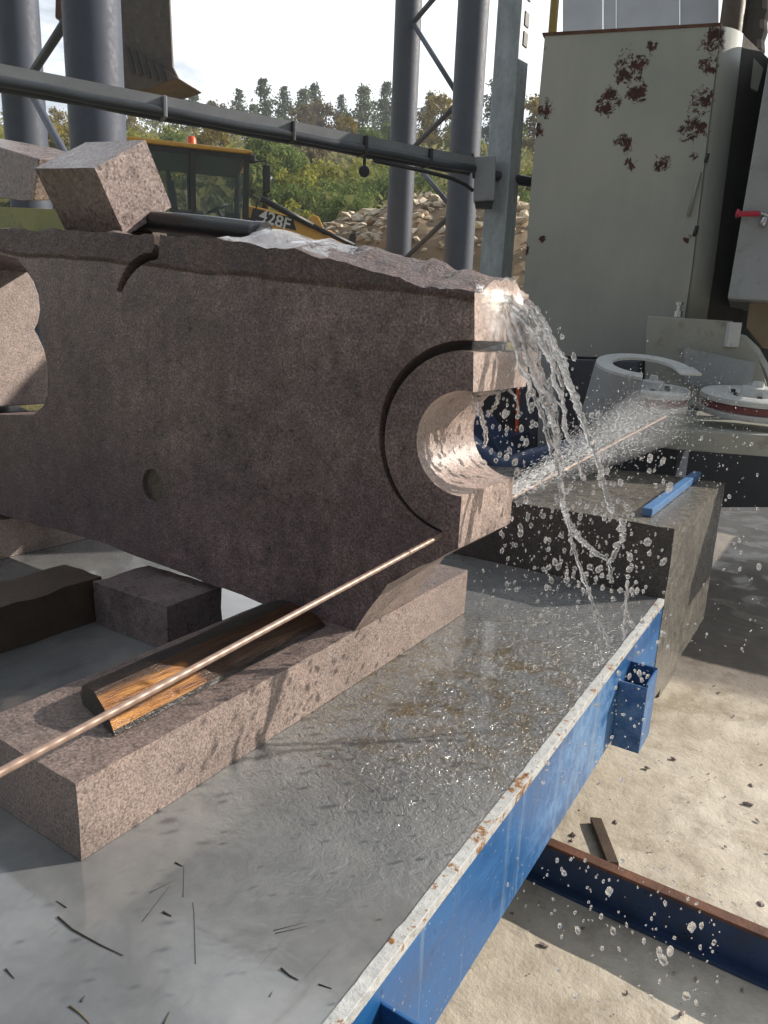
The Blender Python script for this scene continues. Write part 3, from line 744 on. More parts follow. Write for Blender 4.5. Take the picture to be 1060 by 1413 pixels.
def spline(px, d0=1.0, ys=None, n=14):
    """smooth polyline through (px, py, world y) control points"""
    cp = [P(x, y, 'y', wy) for x, y, wy in px]
    res = []
    for i in range(len(cp) - 1):
        p0 = cp[max(i - 1, 0)]; p1 = cp[i]; p2 = cp[i + 1]; p3 = cp[min(i + 2, len(cp) - 1)]
        for k in range(n):
            t = k / n
            res.append(.5 * ((2 * p1) + (p2 - p0) * t + (2 * p0 - 5 * p1 + 4 * p2 - p3) * t * t + (3 * p1 - p0 - 3 * p2 + p3) * t ** 3))
    res.append(cp[-1]); return res
def stream(name, label, strands, mat=None):
    g = G()
    for k, (ctrl, r0, r1) in enumerate(strands):
        for b in range(3):
            pts = spline(ctrl, n=20)
            n = len(pts); rr = []
            cut = n if b == 0 else int(n * (.55 + .45 * noise.noise(Vector((k, b * 7.1, 3)))))
            for i, p in enumerate(pts):
                t = i / (n - 1); r = (r0 + (r1 - r0) * t) * (1.0, .55, .4)[b]
                r *= 1 + .7 * noise.noise(Vector((i * .33, k * 3.1, 2 + b))) + .5 * noise.noise(Vector((i * .9, k * 5.1, 8 + b)))
                w_ = min(1, 3 * t) * (.004 if b == 0 else .013)
                pts[i] = p + Vector((noise.noise(Vector((i * .16, k + b * 9, 1))), noise.noise(Vector((i * .16, k + b * 9, 5))), 0)) * w_
                rr.append(max(.0011, r) * (.25 if i in (0, n - 1) else 1))
            pts = pts[:max(cut, 6)]; rr = rr[:len(pts)]
            g.tube(pts, rr, 10, True, .6, .75)
    return tagp(mk(name, g, mat or M['stream'], smooth=True), label, 'water stream', 'streams of water falling off the slab')
stream('water_stream', 'outermost arching rope of clear water falling to the right of the slab end', [
    ([(712, 405, 1.50), (742, 440, 1.51), (765, 480, 1.52), (786, 530, 1.52), (806, 585, 1.53), (826, 640, 1.53), (838, 685, 1.53), (843, 705, 1.53)], .011, .006),
    ([(722, 410, 1.52), (752, 448, 1.53), (776, 500, 1.53), (790, 545, 1.53), (803, 575, 1.53)], .008, .003),
    ([(735, 425, 1.50), (748, 462, 1.51), (770, 505, 1.52), (782, 532, 1.52)], .006, .003)])
stream('water_stream', 'broad twisted stream of water in the middle of the fall off the slab end', [
    ([(690, 398, 1.42), (716, 450, 1.45), (733, 500, 1.46), (752, 555, 1.47), (765, 590, 1.47), (772, 640, 1.47), (776, 690, 1.47)], .013, .007),
    ([(700, 402, 1.46), (728, 470, 1.48), (746, 515, 1.49), (762, 548, 1.49), (770, 600, 1.49), (768, 650, 1.49)], .010, .005),
    ([(680, 398, 1.38), (706, 460, 1.41), (730, 530, 1.43), (750, 580, 1.44), (762, 630, 1.44)], .009, .004),
    ([(705, 405, 1.44), (738, 520, 1.45), (757, 545, 1.45), (776, 560, 1.45)], .006, .003)])
stream('water_stream', 'white gush of water leaving the mouth of the black hose', [([(352, 322, 1.455), (372, 326, 1.44), (395, 333, 1.42), (430, 339, 1.40)], .020, .010), ([(356, 326, 1.44), (380, 332, 1.40), (410, 342, 1.36)], .014, .007)])
stream('water_stream', 'thin dribble of water hanging inside the half round cut of the slab', [
    ([(660, 545, 1.40), (664, 575, 1.40), (671, 600, 1.40), (668, 618, 1.40)], .007, .004),
    ([(690, 540, 1.45), (683, 560, 1.45), (672, 575, 1.44)], .005, .003),
    ([(700, 535, 1.50), (712, 550, 1.50), (718, 575, 1.50)], .004, .002),
    ([(655, 545, 1.36), (652, 570, 1.36)], .005, .002), ([(653, 544, 1.35), (661, 546, 1.40), (690, 540, 1.45), (701, 535, 1.50)], .004, .004)])
stream('water_stream', 'forked stream of water below the slab in front of the black granite block', [
    ([(775, 690, 1.47), (785, 720, 1.47), (800, 742, 1.47), (822, 763, 1.47), (840, 775, 1.47), (844, 805, 1.47)], .009, .005),
    ([(856, 715, 1.47), (861, 735, 1.47), (852, 757, 1.47), (842, 775, 1.47)], .005, .006),
    ([(778, 690, 1.45), (790, 750, 1.45), (812, 815, 1.45), (826, 855, 1.45), (842, 895, 1.45)], .004, .005),
    ([(866, 800, 1.5), (862, 850, 1.5), (860, 885, 1.5)], .004, .003)])
rs = random.Random(3)
cur = []
for k in range(13):
    xa = rs.uniform(668, 724); ya = 402 + (xa - 668) * .06 + rs.uniform(0, 10); sp = rs.uniform(.35, 1.45); y_ = 1.33 + (xa - 660) / 60 * .17
    t_a = rs.uniform(0, .55); t_b = t_a + rs.uniform(.12, .4); ctrl = []
    for q in range(5):
        t = t_a + (t_b - t_a) * q / 4
        ctrl.append((xa + sp * 95 * t ** .62 + rs.uniform(-5, 5), ya + 290 * t ** 1.25, y_ + .03 * t))
    cur.append((ctrl, rs.uniform(.0028, .006), rs.uniform(.002, .0045)))
stream('water_stream', 'broken curtain of thin water threads between the thicker streams off the slab end', cur)
# sheet of water hugging the end face
g = G()
for i in range(49):
    for j in range(25):
        u = i / 48; v = j / 24
        y = YF + .01 + (.25) * v; z = 1.512 - u * (.13 + .07 * v + .05 * noise.noise(Vector((v * 6, 1, 1))))
        e = min(1, 6 * min(u, 1 - u), 5 * min(v, 1 - v))
        x = -.636 + e * (.012 + .012 * u + .012 * noise.noise(Vector((y * 26, z * 9, 3))) + .004 * noise.noise(Vector((y * 70, z * 30, 3))))
        g.v.append(Vector((x, y, z)))
for i in range(48):
    for j in range(24):
        a = i * 25 + j; g.f.append([a, a + 1, a + 26, a + 25]); g.m.append(0)
o = mk('water_sheet', g, M['film'], smooth=True, fixn=False)
tagp(o, kind='structure')

rd = random.Random(11)
def drop(g, c, r, elong=1.3, sub=2, wob=.35):
    a = Vector((rd.uniform(-1, 1), rd.uniform(-1, 1), rd.uniform(-1, 1))).normalized()
    b = a.orthogonal().normalized(); cdir = a.cross(b)
    up = Vector((rd.gauss(0, .25), rd.gauss(0, .25), 1)).normalized(); u = up.orthogonal().normalized(); w = up.cross(u)
    e = 1 + (elong - 1) * rd.random() * 1.6
    g.blob(c, (u * r * rd.uniform(.8, 1.1), w * r * rd.uniform(.7, 1.1), up * r * e), sub, wob, rd.random() * 50)
g = G()
def spray_poly(g, n, x0, x1, y0, y1, wy, r, keep=lambda x, y: True):
    k = 0
    while k < n:
        x = rd.uniform(x0, x1); y = rd.uniform(y0, y1)
        if not keep(x, y): continue
        q = P(x, y, 'y', rd.uniform(*wy)); rr = r[0] * (r[1] / r[0]) ** (rd.random() ** 1.7)
        drop(g, q, rr, 1.5, 2 if rr > .0035 else 1); k += 1
spray_poly(g, 230, 650, 870, 420, 760, (1.4, 1.6), (.0012, .0075), lambda x, y: abs(x - (690 + (y - 420) * .38)) < 75)
spray_poly(g, 45, 655, 735, 545, 640, (1.4, 1.55), (.002, .008))
spray_poly(g, 330, 690, 880, 690, 820, (1.4, 1.7), (.0012, .0065))
spray_poly(g, 170, 720, 930, 560, 900, (1.3, 1.6), (.0012, .0072))
spray_poly(g, 130, 880, 1055, 600, 900, (1.1, 1.6), (.0007, .0036))
spray_poly(g, 190, 655, 900, 780, 960, (1.2, 1.6), (.001, .0052))
tagp(mk('falling_drops', g, M['drop'], smooth=True, fixn=False), 'clear drops of water falling between the streams', 'water drops', kind='stuff')
g = G()
spray_poly(g, 260, 640, 900, 900, 1080, (.9, 1.4), (.0008, .0035), lambda x, y: rd.random() < .8)
spray_poly(g, 150, 700, 1000, 1180, 1413, (.75, 1.2), (.0008, .0036), lambda x, y: abs((y - 1180) - (x - 760) * .62) < 130 * rd.random() + 20)
spray_poly(g, 26, 760, 960, 1180, 1390, (.72, 1.0), (.002, .0058))
tagp(mk('splash_drops', g, M['drop'], smooth=True, fixn=False), 'small drops of water splashing past the table edge over the floor', 'water drops', kind='stuff')
# little crowns and beads where the drops land on the table
g = G()
for k in range(420):
    q = Vector((rd.gauss(-.66, .15), rd.gauss(1.45, .36), ZT))
    if q.x > XE - .03 or q.y > 2.32 or (q.x < -.86) or q.y < .95: continue
    r = .001 + .004 * rd.random() ** 3
    q.z += r * .4 + (rd.random() ** 4) * .06
    drop(g, q, r, 2.0, 1)
for k in range(70):
    q = Vector((rd.gauss(-.13, .18), rd.gauss(2.1, .3), .004)); r = .0015 + .006 * rd.random() ** 2
    if q.x < -.33 : continue
    q.z += rd.random() ** 3 * .05; drop(g, q, r, 1.4, 1)
tagp(mk('landing_splashes', g, M['drop'], smooth=True, fixn=False), 'beads of water bouncing off the wet table', 'water drops', kind='stuff')
# jet thrown off the wire behind the slab: a widening cone of droplets and threads
g = G(); j0 = Vector((-.665, 1.56, 1.055)); j1 = Vector((-.72, 3.42, 1.13)); jd = (j1 - j0).normalized(); ju = Vector((1, 0, 0)); jw = jd.cross(ju)
for k in range(17000):
    t = rd.random() ** .8; wd = .014 + .15 * t
    a = rd.gauss(0, .5) * wd; b = rd.gauss(0, .42) * wd * .8 - .02 * t
    gust = noise.noise(Vector((t * 9, math.atan2(b, a) * 1.3, 4.4)))
    if gust < -.12 and rd.random() < .75: continue
    a *= 1 + .5 * gust; b *= 1 + .5 * gust
    c = j0.lerp(j1, t) + ju * a + jw * b
    ln = rd.uniform(.003, .014) * (1.2 - .6 * t); r = rd.uniform(.0002, .00062) * (1 + .5 * t)
    dv = (jd + ju * (a * .5) + jw * (b * .5)).normalized(); u = dv.orthogonal().normalized()
    g.blob(c, (u * r, dv.cross(u) * r, dv * ln), 0)
for k in range(900):
    t = rd.uniform(.25, 1.1); c = j0.lerp(j1, t) + ju * rd.gauss(.08, .16) + jw * rd.gauss(-.04, .10)
    if c.y < 1.6: continue
    drop(g, c, rd.uniform(.0008, .0026), 1.6, 0, 0)
tagp(mk('water_spray', g, M['foam'], fixn=False), 'white spray of water thrown along the wire behind the slab', 'spray', kind='stuff')

g = G(); prof = [(.012 + .14 * (i / 10) ** .9, 1.86 * i / 10) for i in range(11)]
g.lathe(prof, j0 - Vector((0, 0, .005)), jd, 20)
mm = bpy.data.materials.new('water mist'); mm.use_nodes = True; q_ = mm.node_tree; q_.nodes.clear()
o_ = q_.nodes.new('ShaderNodeOutputMaterial'); v_ = q_.nodes.new('ShaderNodeVolumePrincipled'); v_.inputs['Color'].default_value = (.95, .97, 1, 1); v_.inputs['Density'].default_value = .55
q_.links.new(v_.outputs[0], o_.inputs['Volume'])
tagp(mk('spray_mist', g, mm, smooth=True), 'fine white mist around the spray along the wire', 'mist', kind='stuff')
# ------------------------------------------------------------------ SAW MACHINE
pm = thing('wire_saw', 'grey wire saw head with two guide pulleys behind the granite block', 'wire saw', (-.5, 3.6, 0))
ZP = 1.135
def pulley(c, r, tilt):
    ax = (Vector((0, 0, 1)) + tilt).normalized()
    g = G(); g.lathe([(r * .3, -.045), (r * .98, -.045), (r, -.038), (r, -.020), (r * .93, -.018)], c, ax, 48); w = mk('pulley', g, M['white_paint'], pm, auto=40)
    g = G(); g.lathe([(r * .9, -.0178), (r * .955, -.016), (r * .94, 0), (r * .955, .014), (r * .9, .0158)], c, ax, 48); mk('rubber_rim', g, M['redrub'], w, auto=50)
    g = G(); g.lathe([(r * .93, .016), (r, .018), (r, .040), (r * .96, .046), (r * .62, .046), (r * .58, .036), (r * .30, .036), (r * .28, .075), (r * .12, .078), (r * .10, .10), (.001, .10)], c, ax, 48)
    mk('flange', g, M['white_paint'], w, auto=40)
    for k in range(6):
        th = k * math.pi / 3; u = ax.orthogonal().normalized(); t = ax.cross(u); g = G()
        g.lathe([(.011, .036), (.011, .05), (.002, .052)], c + (u * math.cos(th) + t * math.sin(th)) * r * .45, ax, 6)
        mk('bolt', g, M['blackmat'], w)
tl = -FWD * .10
pulley(Vector((-.80, 3.46, 1.175)), .165, tl)
pulley(Vector((-.40, 3.72, 1.165)), .235, tl)
# horseshoe guard over the first pulley
gc = AT(888, 506, 3.22); ax = (Vector((0, 0, 1)) - FWD * .23).normalized(); u = RGT - ax * RGT.dot(ax); u.normalize(); t = ax.cross(u)
g = G(); a0, a1, ns = R(-8), R(252), 40
ro_, ri_ = .205, .135
for i in range(ns + 1):
    th = a0 + (a1 - a0) * i / ns; d = u * math.cos(th) + t * math.sin(th)
    w_ = .03 * max(0, (t * 0).x) 
    for r_, h in ((ri_, -.006), (ro_, -.006), (ro_, .006), (ri_, .006)): g.v.append(gc + d * r_ + ax * h)
for i in range(ns):
    for j in range(4): a = i * 4 + j; b = i * 4 + (j + 1) % 4; g.f.append([a, b, b + 4, a + 4]); g.m.append(0)
g.f += [[3, 2, 1, 0], [ns * 4 + k for k in range(4)]]; g.m += [0, 0]
gd = mk('pulley_guard', g, M['white_paint'], pm, auto=40)
g = G(); e = gc + (u * math.cos(a0) + t * math.sin(a0)) * .17
g.box(e + u * .01 - t * .02, (.045, .055, .005), (u, t, ax)); mk('guard_tab', g, M['white_paint'], gd, bevel=.002)
g = G(); b0, b1, ns = R(150), R(253), 20
for i in range(ns + 1):
    th = b0 + (b1 - b0) * i / ns; d = u * math.cos(th) + t * math.sin(th)
    for r_, h in ((ro_ - .003, -.0065), (ro_ + .02, -.235), (ro_ + .026, -.235), (ro_ + .003, -.0065)): g.v.append(gc + d * r_ + ax * h)
for i in range(ns):
    for j in range(4): a = i * 4 + j; b = i * 4 + (j + 1) % 4; g.f.append([a, b, b + 4, a + 4]); g.m.append(0)
g.f += [[3, 2, 1, 0], [ns * 4 + k for k in range(4)]]; g.m += [0, 0]
mk('guard_skirt', g, M['grey_paint'], gd, auto=40)
# mounting plate behind the pulleys
bn = -FWD
p0 = AT(900, 470, 3.75)
def face(pxs, p0_, n_): return [PL(x, y, p0_, n_) for x, y in pxs]
n1 = heading(200)
g = G(); g.prism(face([(893, 436), (1012, 443), (1015, 462), (1030, 472), (1046, 492), (1058, 530), (1062, 560), (888, 560)], p0, n1), -n1 * .10)
mk('mounting_plate', g, M['olive_paint'], pm, bevel=.004)
pa = AT(1000, 470, 3.60)
g = G(); arcp = [(1012, 458), (1030, 463), (1048, 480), (1062, 505), (1075, 540), (1068, 545), (1056, 512), (1042, 488), (1026, 473), (1012, 468)]
g.prism(face(arcp, AT(1000, 470, 3.70), n1), -n1 * .16); mk('curved_cover', g, M['white_paint'], pm, bevel=.003)
g = G(); pc = AT(990, 500, 3.56); n2 = heading(188); g.prism(face([(944, 480), (1044, 501), (1034, 540), (1000, 545), (944, 528)], pc, n2), -n2 * .012); mk('splash_plate', g, M['grey_paint'], pm, bevel=.002)
g = G(); q = AT(936, 432, 3.74); g.lathe([(.022, 0), (.022, .03), (.012, .03), (.012, .06), (.02, .06), (.02, .075)], q - Vector((0, 0, .02)), (0, 0, 1), 8); mk('bolt', g, M['chrome'], pm)
g = G(); q = AT(1010, 462, 3.62); g.box(q, (.03, .03, .06), (RGT, FWD, Vector((0, 0, 1)))); mk('lock_block', g, M['white_paint'], pm, bevel=.004)
# platform under the pulleys
g = G(); pz = 1.06
pf = [P(868, 578, 'z', pz), P(935, 564, 'z', pz), P(1040, 556, 'z', pz), P(1160, 566, 'z', pz), P(1160, 600, 'z', pz), P(1060, 596, 'z', pz), P(960, 590, 'z', pz)]
g.prism([Vector((-1.02, 3.36, pz)), Vector((-.62, 3.32, pz)), Vector((-.15, 3.46, pz)), Vector((.25, 3.6, pz)), Vector((.25, 4.35, pz)), Vector((-1.1, 4.35, pz))], (0, 0, -.09))
mk('platform', g, M['olive_paint'], pm, bevel=.006)
g = G(); g.bx(-1.05, -.75, 4.0, 4.3, .004, .968); mk('undercarriage', g, M['steel_dark'], pm)

# tall machine cabinet
pc = AT(715, 490, 4.35); n3 = heading(203)
pat = [((870, 95), .17), ((878, 130), .10), ((838, 140), .13), ((862, 198), .10), ((872, 225), .07), ((914, 226), .09), ((968, 140), .12), ((958, 178), .14), ((752, 150), .10), ((742, 60), .10), ((740, 180), .09), ((748, 330), .04), ((724, 345), .06),
       ((960, 215), .05), ((948, 330), .04), ((900, 62), .06), ((985, 55), .13), ((980, 90), .10)]
M['cabinet'] = cabinetmat([(PL(x, y, pc, n3), r) for (x, y), r in pat]).m
cb = thing('machine_cabinet', 'tall pale grey green steel machine cabinet with rust patches behind the water', 'machine cabinet', pc)
nb = -n3
fo = face([(752, 48), (870, 41), (994, 34), (986, 110), (968, 260), (955, 370), (944, 445), (939, 497), (716, 489), (722, 400), (735, 230)], pc, n3)
g = G(); g.prism(fo, nb * .9 + Vector((0, 0, 0))); mk('front_panel', g, M['cabinet'], cb, bevel=.012)
g = G(); tr = face([(748, 45), (996, 31), (995.5, 35.5), (749, 49.5)], pc + n3 * .004, n3); g.prism(tr, nb * .3); mk('top_trim', g, M['rust'], cb)
# rounded side; its flat part coloured dark for the shade there
dirs = heading(43)
g = G(); cor = [(994, 34), (986, 110), (968, 260), (955, 370), (944, 445)]
cols = []
for x, y in cor:
    a = PL(x + 1, y, pc, n3)
    row = [a + nb * .02]
    for k in range(1, 7):
        th = k / 6 * R(75); row.append(a + nb * .02 + RGT * .13 * math.sin(th) + nb * .16 * (1 - math.cos(th)))
    row.append(row[-1] + dirs * .55 + Vector((0, 0, -.0)))
    cols.append(row)
k = len(cols[0]); m_split = 5
for row in cols: g.v += row
for i in range(len(cols) - 1):
    for j in range(k - 1): a = i * k + j; g.f.append([a, a + 1, a + k + 1, a + k]); g.m.append(0 if j < m_split else 1)
o = mk('side_cover', g, [M['cabinet'], M['bellows_shade']], cb, smooth=True); s_ = o.modifiers.new('Solidify', 'SOLIDIFY'); s_.thickness = .008; s_.offset = -1
g = G(); g.prism(face([(999, 37), (1054, 94), (1046, 126), (1018, 112), (997, 120)], pc - RGT * .0 + n3 * .004 - n3 * 0.0, heading(185)), heading(5) * .02); mk('side_flap', g, M['cabinet'], cb, bevel=.003)
for (x, y), (x2, y2) in (((966, 238), (950, 298)), ((962, 312), (958, 326)), ((977, 212), (974, 224))):
    g = G(); a = PL(x, y, pc + n3 * .006, n3); b = PL(x2, y2, pc + n3 * .006, n3); g.tube([a, b], .010, 8); mk('hinge', g, M['olive_paint'] if y2 - y > 30 else M['blackmat'], cb, smooth=True)
# base under the cabinet
base = thing('saw_carriage', 'dark navy and grey steel saw carriage seen through the falling water', 'saw carriage', (-1.6, 3.6, 0))
g = G(); g.prism(face([(770, 496), (880, 499), (880, 600), (770, 600)], AT(800, 550, 3.9), n3), nb * .3); mk('grey_panel', g, M['steel_dark'], base, bevel=.004)
g = G(); g.prism(face([(745, 492), (769, 494), (766, 665), (740, 665)], AT(755, 550, 3.85), n3), nb * .12); mk('upright', g, M['grey_paint'], base, bevel=.004)
g = G(); g.prism(face([(719, 500), (744, 500), (739, 665), (712, 665)], AT(730, 550, 3.9), n3), nb * .2); mk('blue_panel', g, M['tube_paint'], base, bevel=.004)
g = G(); g.prism(face([(714.5, 500), (718, 500), (712, 640), (708.5, 640)], AT(716, 550, 3.86), n3), nb * .03); mk('orange_strip', g, M['orange'], base)
g = G(); g.prism(face([(560, 470), (713, 500), (705, 690), (560, 690)], AT(680, 560, 4.0), n3), nb * .3); mk('dark_housing', g, M['blackmat'], base)
g = G(); q0 = AT(655, 560, 3.5); g.prism(face([(600, 570), (660, 575), (703, 640), (690, 660), (600, 640)], q0, n3), nb * .25); mk('blue_foot', g, M['navy'], base, bevel=.006)
g = G(); g.tube([AT(640, 610, 3.3), AT(690, 648, 3.3), AT(735, 635, 3.3), AT(790, 622, 3.3), AT(850, 600, 3.4)], .055, 14); mk('navy_tube', g, M['navy'], base, smooth=True)
g = G(); a = AT(560, 640, 4.0); b = AT(760, 640, 4.0); g.prism([Vector((-2.9, 3.25, .62)), Vector((-1.47, 3.25, .62)), Vector((-1.47, 4.4, .62)), Vector((-2.9, 4.4, .62))], (0, 0, .30)); mk('chassis', g, M['navy'], base)
g = G(); g.prism(face([(540, 470), (700, 484), (880, 470), (930, 415), (1200, 415), (1200, 700), (540, 700)], AT(900, 550, 4.9), n3), nb * .3); mk('rear_housing', g, M['steel_dark'], base)
g = G(); g.bx(-2.7, -1.5, 3.4, 4.3, .003, .618); mk('plinth', g, M['blackmat'], base)

# cabinet at the right edge
rc = thing('control_cabinet', 'smooth grey control cabinet with a red handle at the right edge', 'control cabinet', AT(1010, 412, 3.5))
pr = AT(1010, 412, 3.5); n4 = heading(205)
g = G(); g.prism(face([(1056, 110), (1080, -40), (1300, -40), (1250, 425), (1004, 412)], pr, n4), -n4 * 1.5); mk('housing', g, M['grey_paint'], rc, bevel=.008)  # depth stretched out of view to block sun from the tall cabinet's side
g = G(); h0 = PL(1021, 295, pr + n4 * .02, n4); h1 = PL(1048, 295, pr + n4 * .02, n4); g.tube([h0 - RGT * .012, h0, h1], [.022, .012, .012], 10); mk('handle', g, M['red'], rc, smooth=True)
g = G(); h2 = PL(1056, 296, pr + n4 * .02, n4); g.tube([h1, h2, h2 + RGT * .05 - Vector((0, 0, .02))], .007, 8); g.blob(h2 - Vector((0, 0, .03)), (RGT * .02, FWD * .02, Vector((0, 0, .03))), 1, .4); mk('latch', g, M['chrome'], rc, smooth=True)
g = G(); g.prism(face([(1034, 417), (1110, 417), (1110, 492), (1052, 480), (1030, 452)], pr + FWD * .25, n4), -n4 * .25)
tagp(mk('tan_board', g, M['tan'], bevel=.004), 'tan board under the grey control cabinet at the right edge', 'board')
g = G(); g.bx(.74, 3.2, 5.0, 7.55, .004, 1.1); g.bx(.74, 3.2, 8.3, 13, .3, 1.6)
# shade box added unseen right of the view to shade the floor
pu = thing('shade_box', 'low grey shade box added unseen beyond the right edge to shade the floor', 'shade box', (2.1, 6, 0))
mk('shade_boxes', g, M['grey_paint'], pu, bevel=.02)
g = G(); g.bx(.9, 3.0, 4.988, 4.998, .2, .95); mk('shade_plate', g, M['steel_dark'], pu, bevel=.002)

# ------------------------------------------------------------------ column, sheets, pole behind the cabinet
sh = thing('sheet_wall', 'bluish zinc sheet cladding standing behind the tall cabinet', 'cladding', AT(880, 30, 5.4))
n5 = heading(200); p5 = AT(880, 30, 5.4)
for k, (x0, x1, m_) in enumerate([(776, 832, 0), (832, 850, .03), (850, 938, .012), (938, 992, -.015)]):
    g = G(); g.prism(face([(x0 + .5, -120), (x1, -120), (x1, 120), (x0 + .5, 120)], p5 + n5 * m_, n5), -n5 * .02); mk('sheet', g, M['sheet'], sh, bevel=.002)
g = G(); a = AT(763, 46, 4.75); g.tube([a - Vector((0, 0, .5)), a + Vector((-.01, 0, .8))], .028, 14)
tagp(mk('yellow_pole', g, M['yelpole'], smooth=True), 'mustard yellow pole rising behind the left corner of the cabinet', 'pole')
cl = thing('hydraulic_column', 'dark brown and black column rising behind the right corner of the cabinet', 'column', AT(1015, 60, 5.0))
g = G(); a = AT(1004, 70, 5.0); g.tube([a - Vector((0, 0, .8)), a + Vector((0, 0, 1.0))], .075, 20); mk('brown_tube', g, M['brownsteel'], cl, smooth=True)
g = G(); a = AT(1030, 70, 5.1); pts = [a + Vector((0, 0, -.8 + .06 * i)) for i in range(31)]
g.tube(pts, [.11 + .012 * (i % 2) for i in range(31)], 18); mk('bellows', g, M['bellows_shade'], cl)

# ------------------------------------------------------------------ gantry columns
def vcol(px, py, d): return AT(px, py, d)
def gantry(label, near, far, nodes, rr):
    root = thing('gantry_column', label, 'steel column', Vector((near.x, near.y, 0)), 'lattice columns of the gantry')
    for q in (near, far):
        zb = min(hill(q.dot(FWD), q.dot(RGT)), 1.6)
        g = G(); g.lathe([(rr, 0), (rr, 9.5)], Vector((q.x, q.y, zb - .3)), (0, 0, 1), 40); mk('tube', g, M['tube_paint'], root, auto=50)
    for (sa, za), (sb, zb_) in zip(nodes, nodes[1:]):
        d = (near - far); d.z = 0; d.normalize()
        a = (near - d * rr * .9) if sa else (far + d * rr * .9); b = (near - d * rr * .9) if sb else (far + d * rr * .9)
        a = Vector((a.x, a.y, za)); b = Vector((b.x, b.y, zb_))
        g = G(); g.tube([a, b], .045, 10); mk('brace', g, M['tube_paint'], root, smooth=True)
P2 = AT(131, 100, 6.6); P1 = AT(30, 100, 9.0)
def zof(px, py, d): return AT(px, py, d).z
gantry('left gantry column of two blue grey tubes behind the tilted granite cube', P2, P1,
       [(1, zof(92, 280, 6.6)), (0, zof(60, 120, 9.0)), (1, zof(92, -10, 6.6)), (0, zof(60, -120, 9)), (1, zof(92, -280, 6.6))], .25)
P4 = AT(642, 200, 11.9); P3 = AT(556, 200, 14.0)
gantry('right gantry column of two blue grey tubes beside the galvanised post', P4, P3,
       [(0, zof(565, 358, 14)), (1, zof(612, 285, 11.9)), (0, zof(570, 215, 14)), (1, zof(628, 137, 11.9)), (0, zof(578, 53, 14)), (1, zof(640, -40, 11.9)), (0, zof(585, -130, 14))], .25)

# ------------------------------------------------------------------ cable tray
TZ = 2.37
t0 = P(0, 88, 'z', 2.40); t1 = P(655, 217, 'z', 2.40)
td = (t1 - t0); td.z = 0; tlen = td.length; td.normalize(); ts = Vector((td.y, -td.x, 0))
tray = thing('cable_tray', 'long grey steel cable tray with black pipes crossing in front of the columns', 'cable tray', t0.lerp(t1, .5))
mid = (t0 + t1) / 2 - td * .5; L = tlen / 2 + .5
g = G()
g.box(Vector((mid.x, mid.y, 2.370)), (L, .005, .030), (td, ts, Vector((0, 0, 1)))); g.box(Vector((mid.x, mid.y, 2.343)) - ts * .065, (L, .06, .003), (td, ts, Vector((0, 0, 1))))
mk('tray', g, M['tray'], tray)
def along(s, z, off=0): q = t0 + td * s + ts * off; return Vector((q.x, q.y, z))
for off, z, r in ((.006, 2.334, .022), (-.050, 2.332, .024)):
    g = G(); g.tube([along(s * tlen / 14, z + .003 * math.sin(s * 1.9 + off * 40), off) for s in range(-6, 15)], r, 12); mk('pipe', g, M['pipe'], tray, smooth=True)
for s in (.27, .53, .70, .87):
    g = G(); g.box(along(s * tlen, 2.352, -.02), (.009, .05, .045), (td, ts, Vector((0, 0, 1)))); mk('clamp', g, M['tray'] if s < .3 else M['blackmat'], tray, bevel=.004)
q = P(457, 213, 'z', 2.22)
lp = thing('spot_lamp', 'small round blue rimmed lamp hanging under the cable tray', 'lamp', along(.69 * tlen, 2.21, .02))
ql = AT(457, 213, along(.69 * tlen, 2.21).dot(FWD) * 1.0); ql = along(.695 * tlen, 2.222, .03)
ld = (CAM - ql); ld.normalize()
g = G(); g.lathe([(.014, -.04), (.022, -.03), (.0255, 0), (.0255, .010), (.021, .012)], ql, ld, 20); mk('lamp_body', g, M['blackmat'], lp, auto=40)
g = G(); g.lathe([(.026, -.004), (.0285, -.003), (.0285, .004), (.026, .005)], ql, ld, 20); mk('rim', g, M['lampblue'], lp, auto=40)
g = G(); g.box(ql + Vector((0, 0, .04)), (.006, .006, .03)); mk('hanger', g, M['blackmat'], lp)
g = G(); a = P(470, 213, 'z', 2.22); g.tube([along(.72 * tlen, 2.285, .02), along(.85 * tlen, 2.275, .03), along(.93 * tlen, 2.262, .03), along(.97 * tlen, 2.245, .02), along(1.0 * tlen, 2.225, .0)], .011, 8); mk('conduit', g, M['rubber'], tray, smooth=True)
# continuation beyond the post
g = G(); g.tube([along(tlen + .12, 2.33, -.02), along(tlen + .9, 2.33, -.02)], .03, 10); mk('pipe', g, M['rubber'], tray, smooth=True)
# junction box and galvanised post
jb = thing('junction_box', 'small grey junction box hung between cable tray and galvanised post', 'junction box', P(667, 255, 'x', t1.x + .1))
dj = t1.dot(FWD) + .1
nj = heading(190); pj = AT(667, 250, t1.dot(Vector((M3[0][2], M3[1][2], 0))) + .2)
pj = t1 + td * .03
g = G(); g.prism(face([(655, 216), (684, 214), (682, 276), (653, 278)], pj, nj), -nj * .10); mk('box', g, M['grey_paint'], jb, bevel=.006)
g = G(); g.prism(face([(655, 279), (680, 279), (678, 287), (656, 287)], pj - nj * .02, nj), -nj * .05); mk('gland', g, M['blackmat'], jb)
g = G(); g.tube([PL(652, 212, pj + nj * .01, nj), PL(654, 246, pj + nj * .01, nj)], .008, 8); mk('handle', g, M['blackmat'], jb)
pp = PL(692, 330, pj - nj * .05, nj)
ga = heading(205 - 62); gb = heading(205 + 25)       # post turned so that two faces show
g = G(); pc_ = pp + FWD * .14
pa_, pb_ = heading(122), heading(212)
g.box(Vector((pc_.x, pc_.y, 2.6)), (.075, .075, 2.598), (pa_, pb_, Vector((0, 0, 1))))
gp = mk('galvanised_post', g, M['galv'], bevel=.006)
tagp(gp, 'square galvanised steel post between gantry column and tall cabinet', 'post')
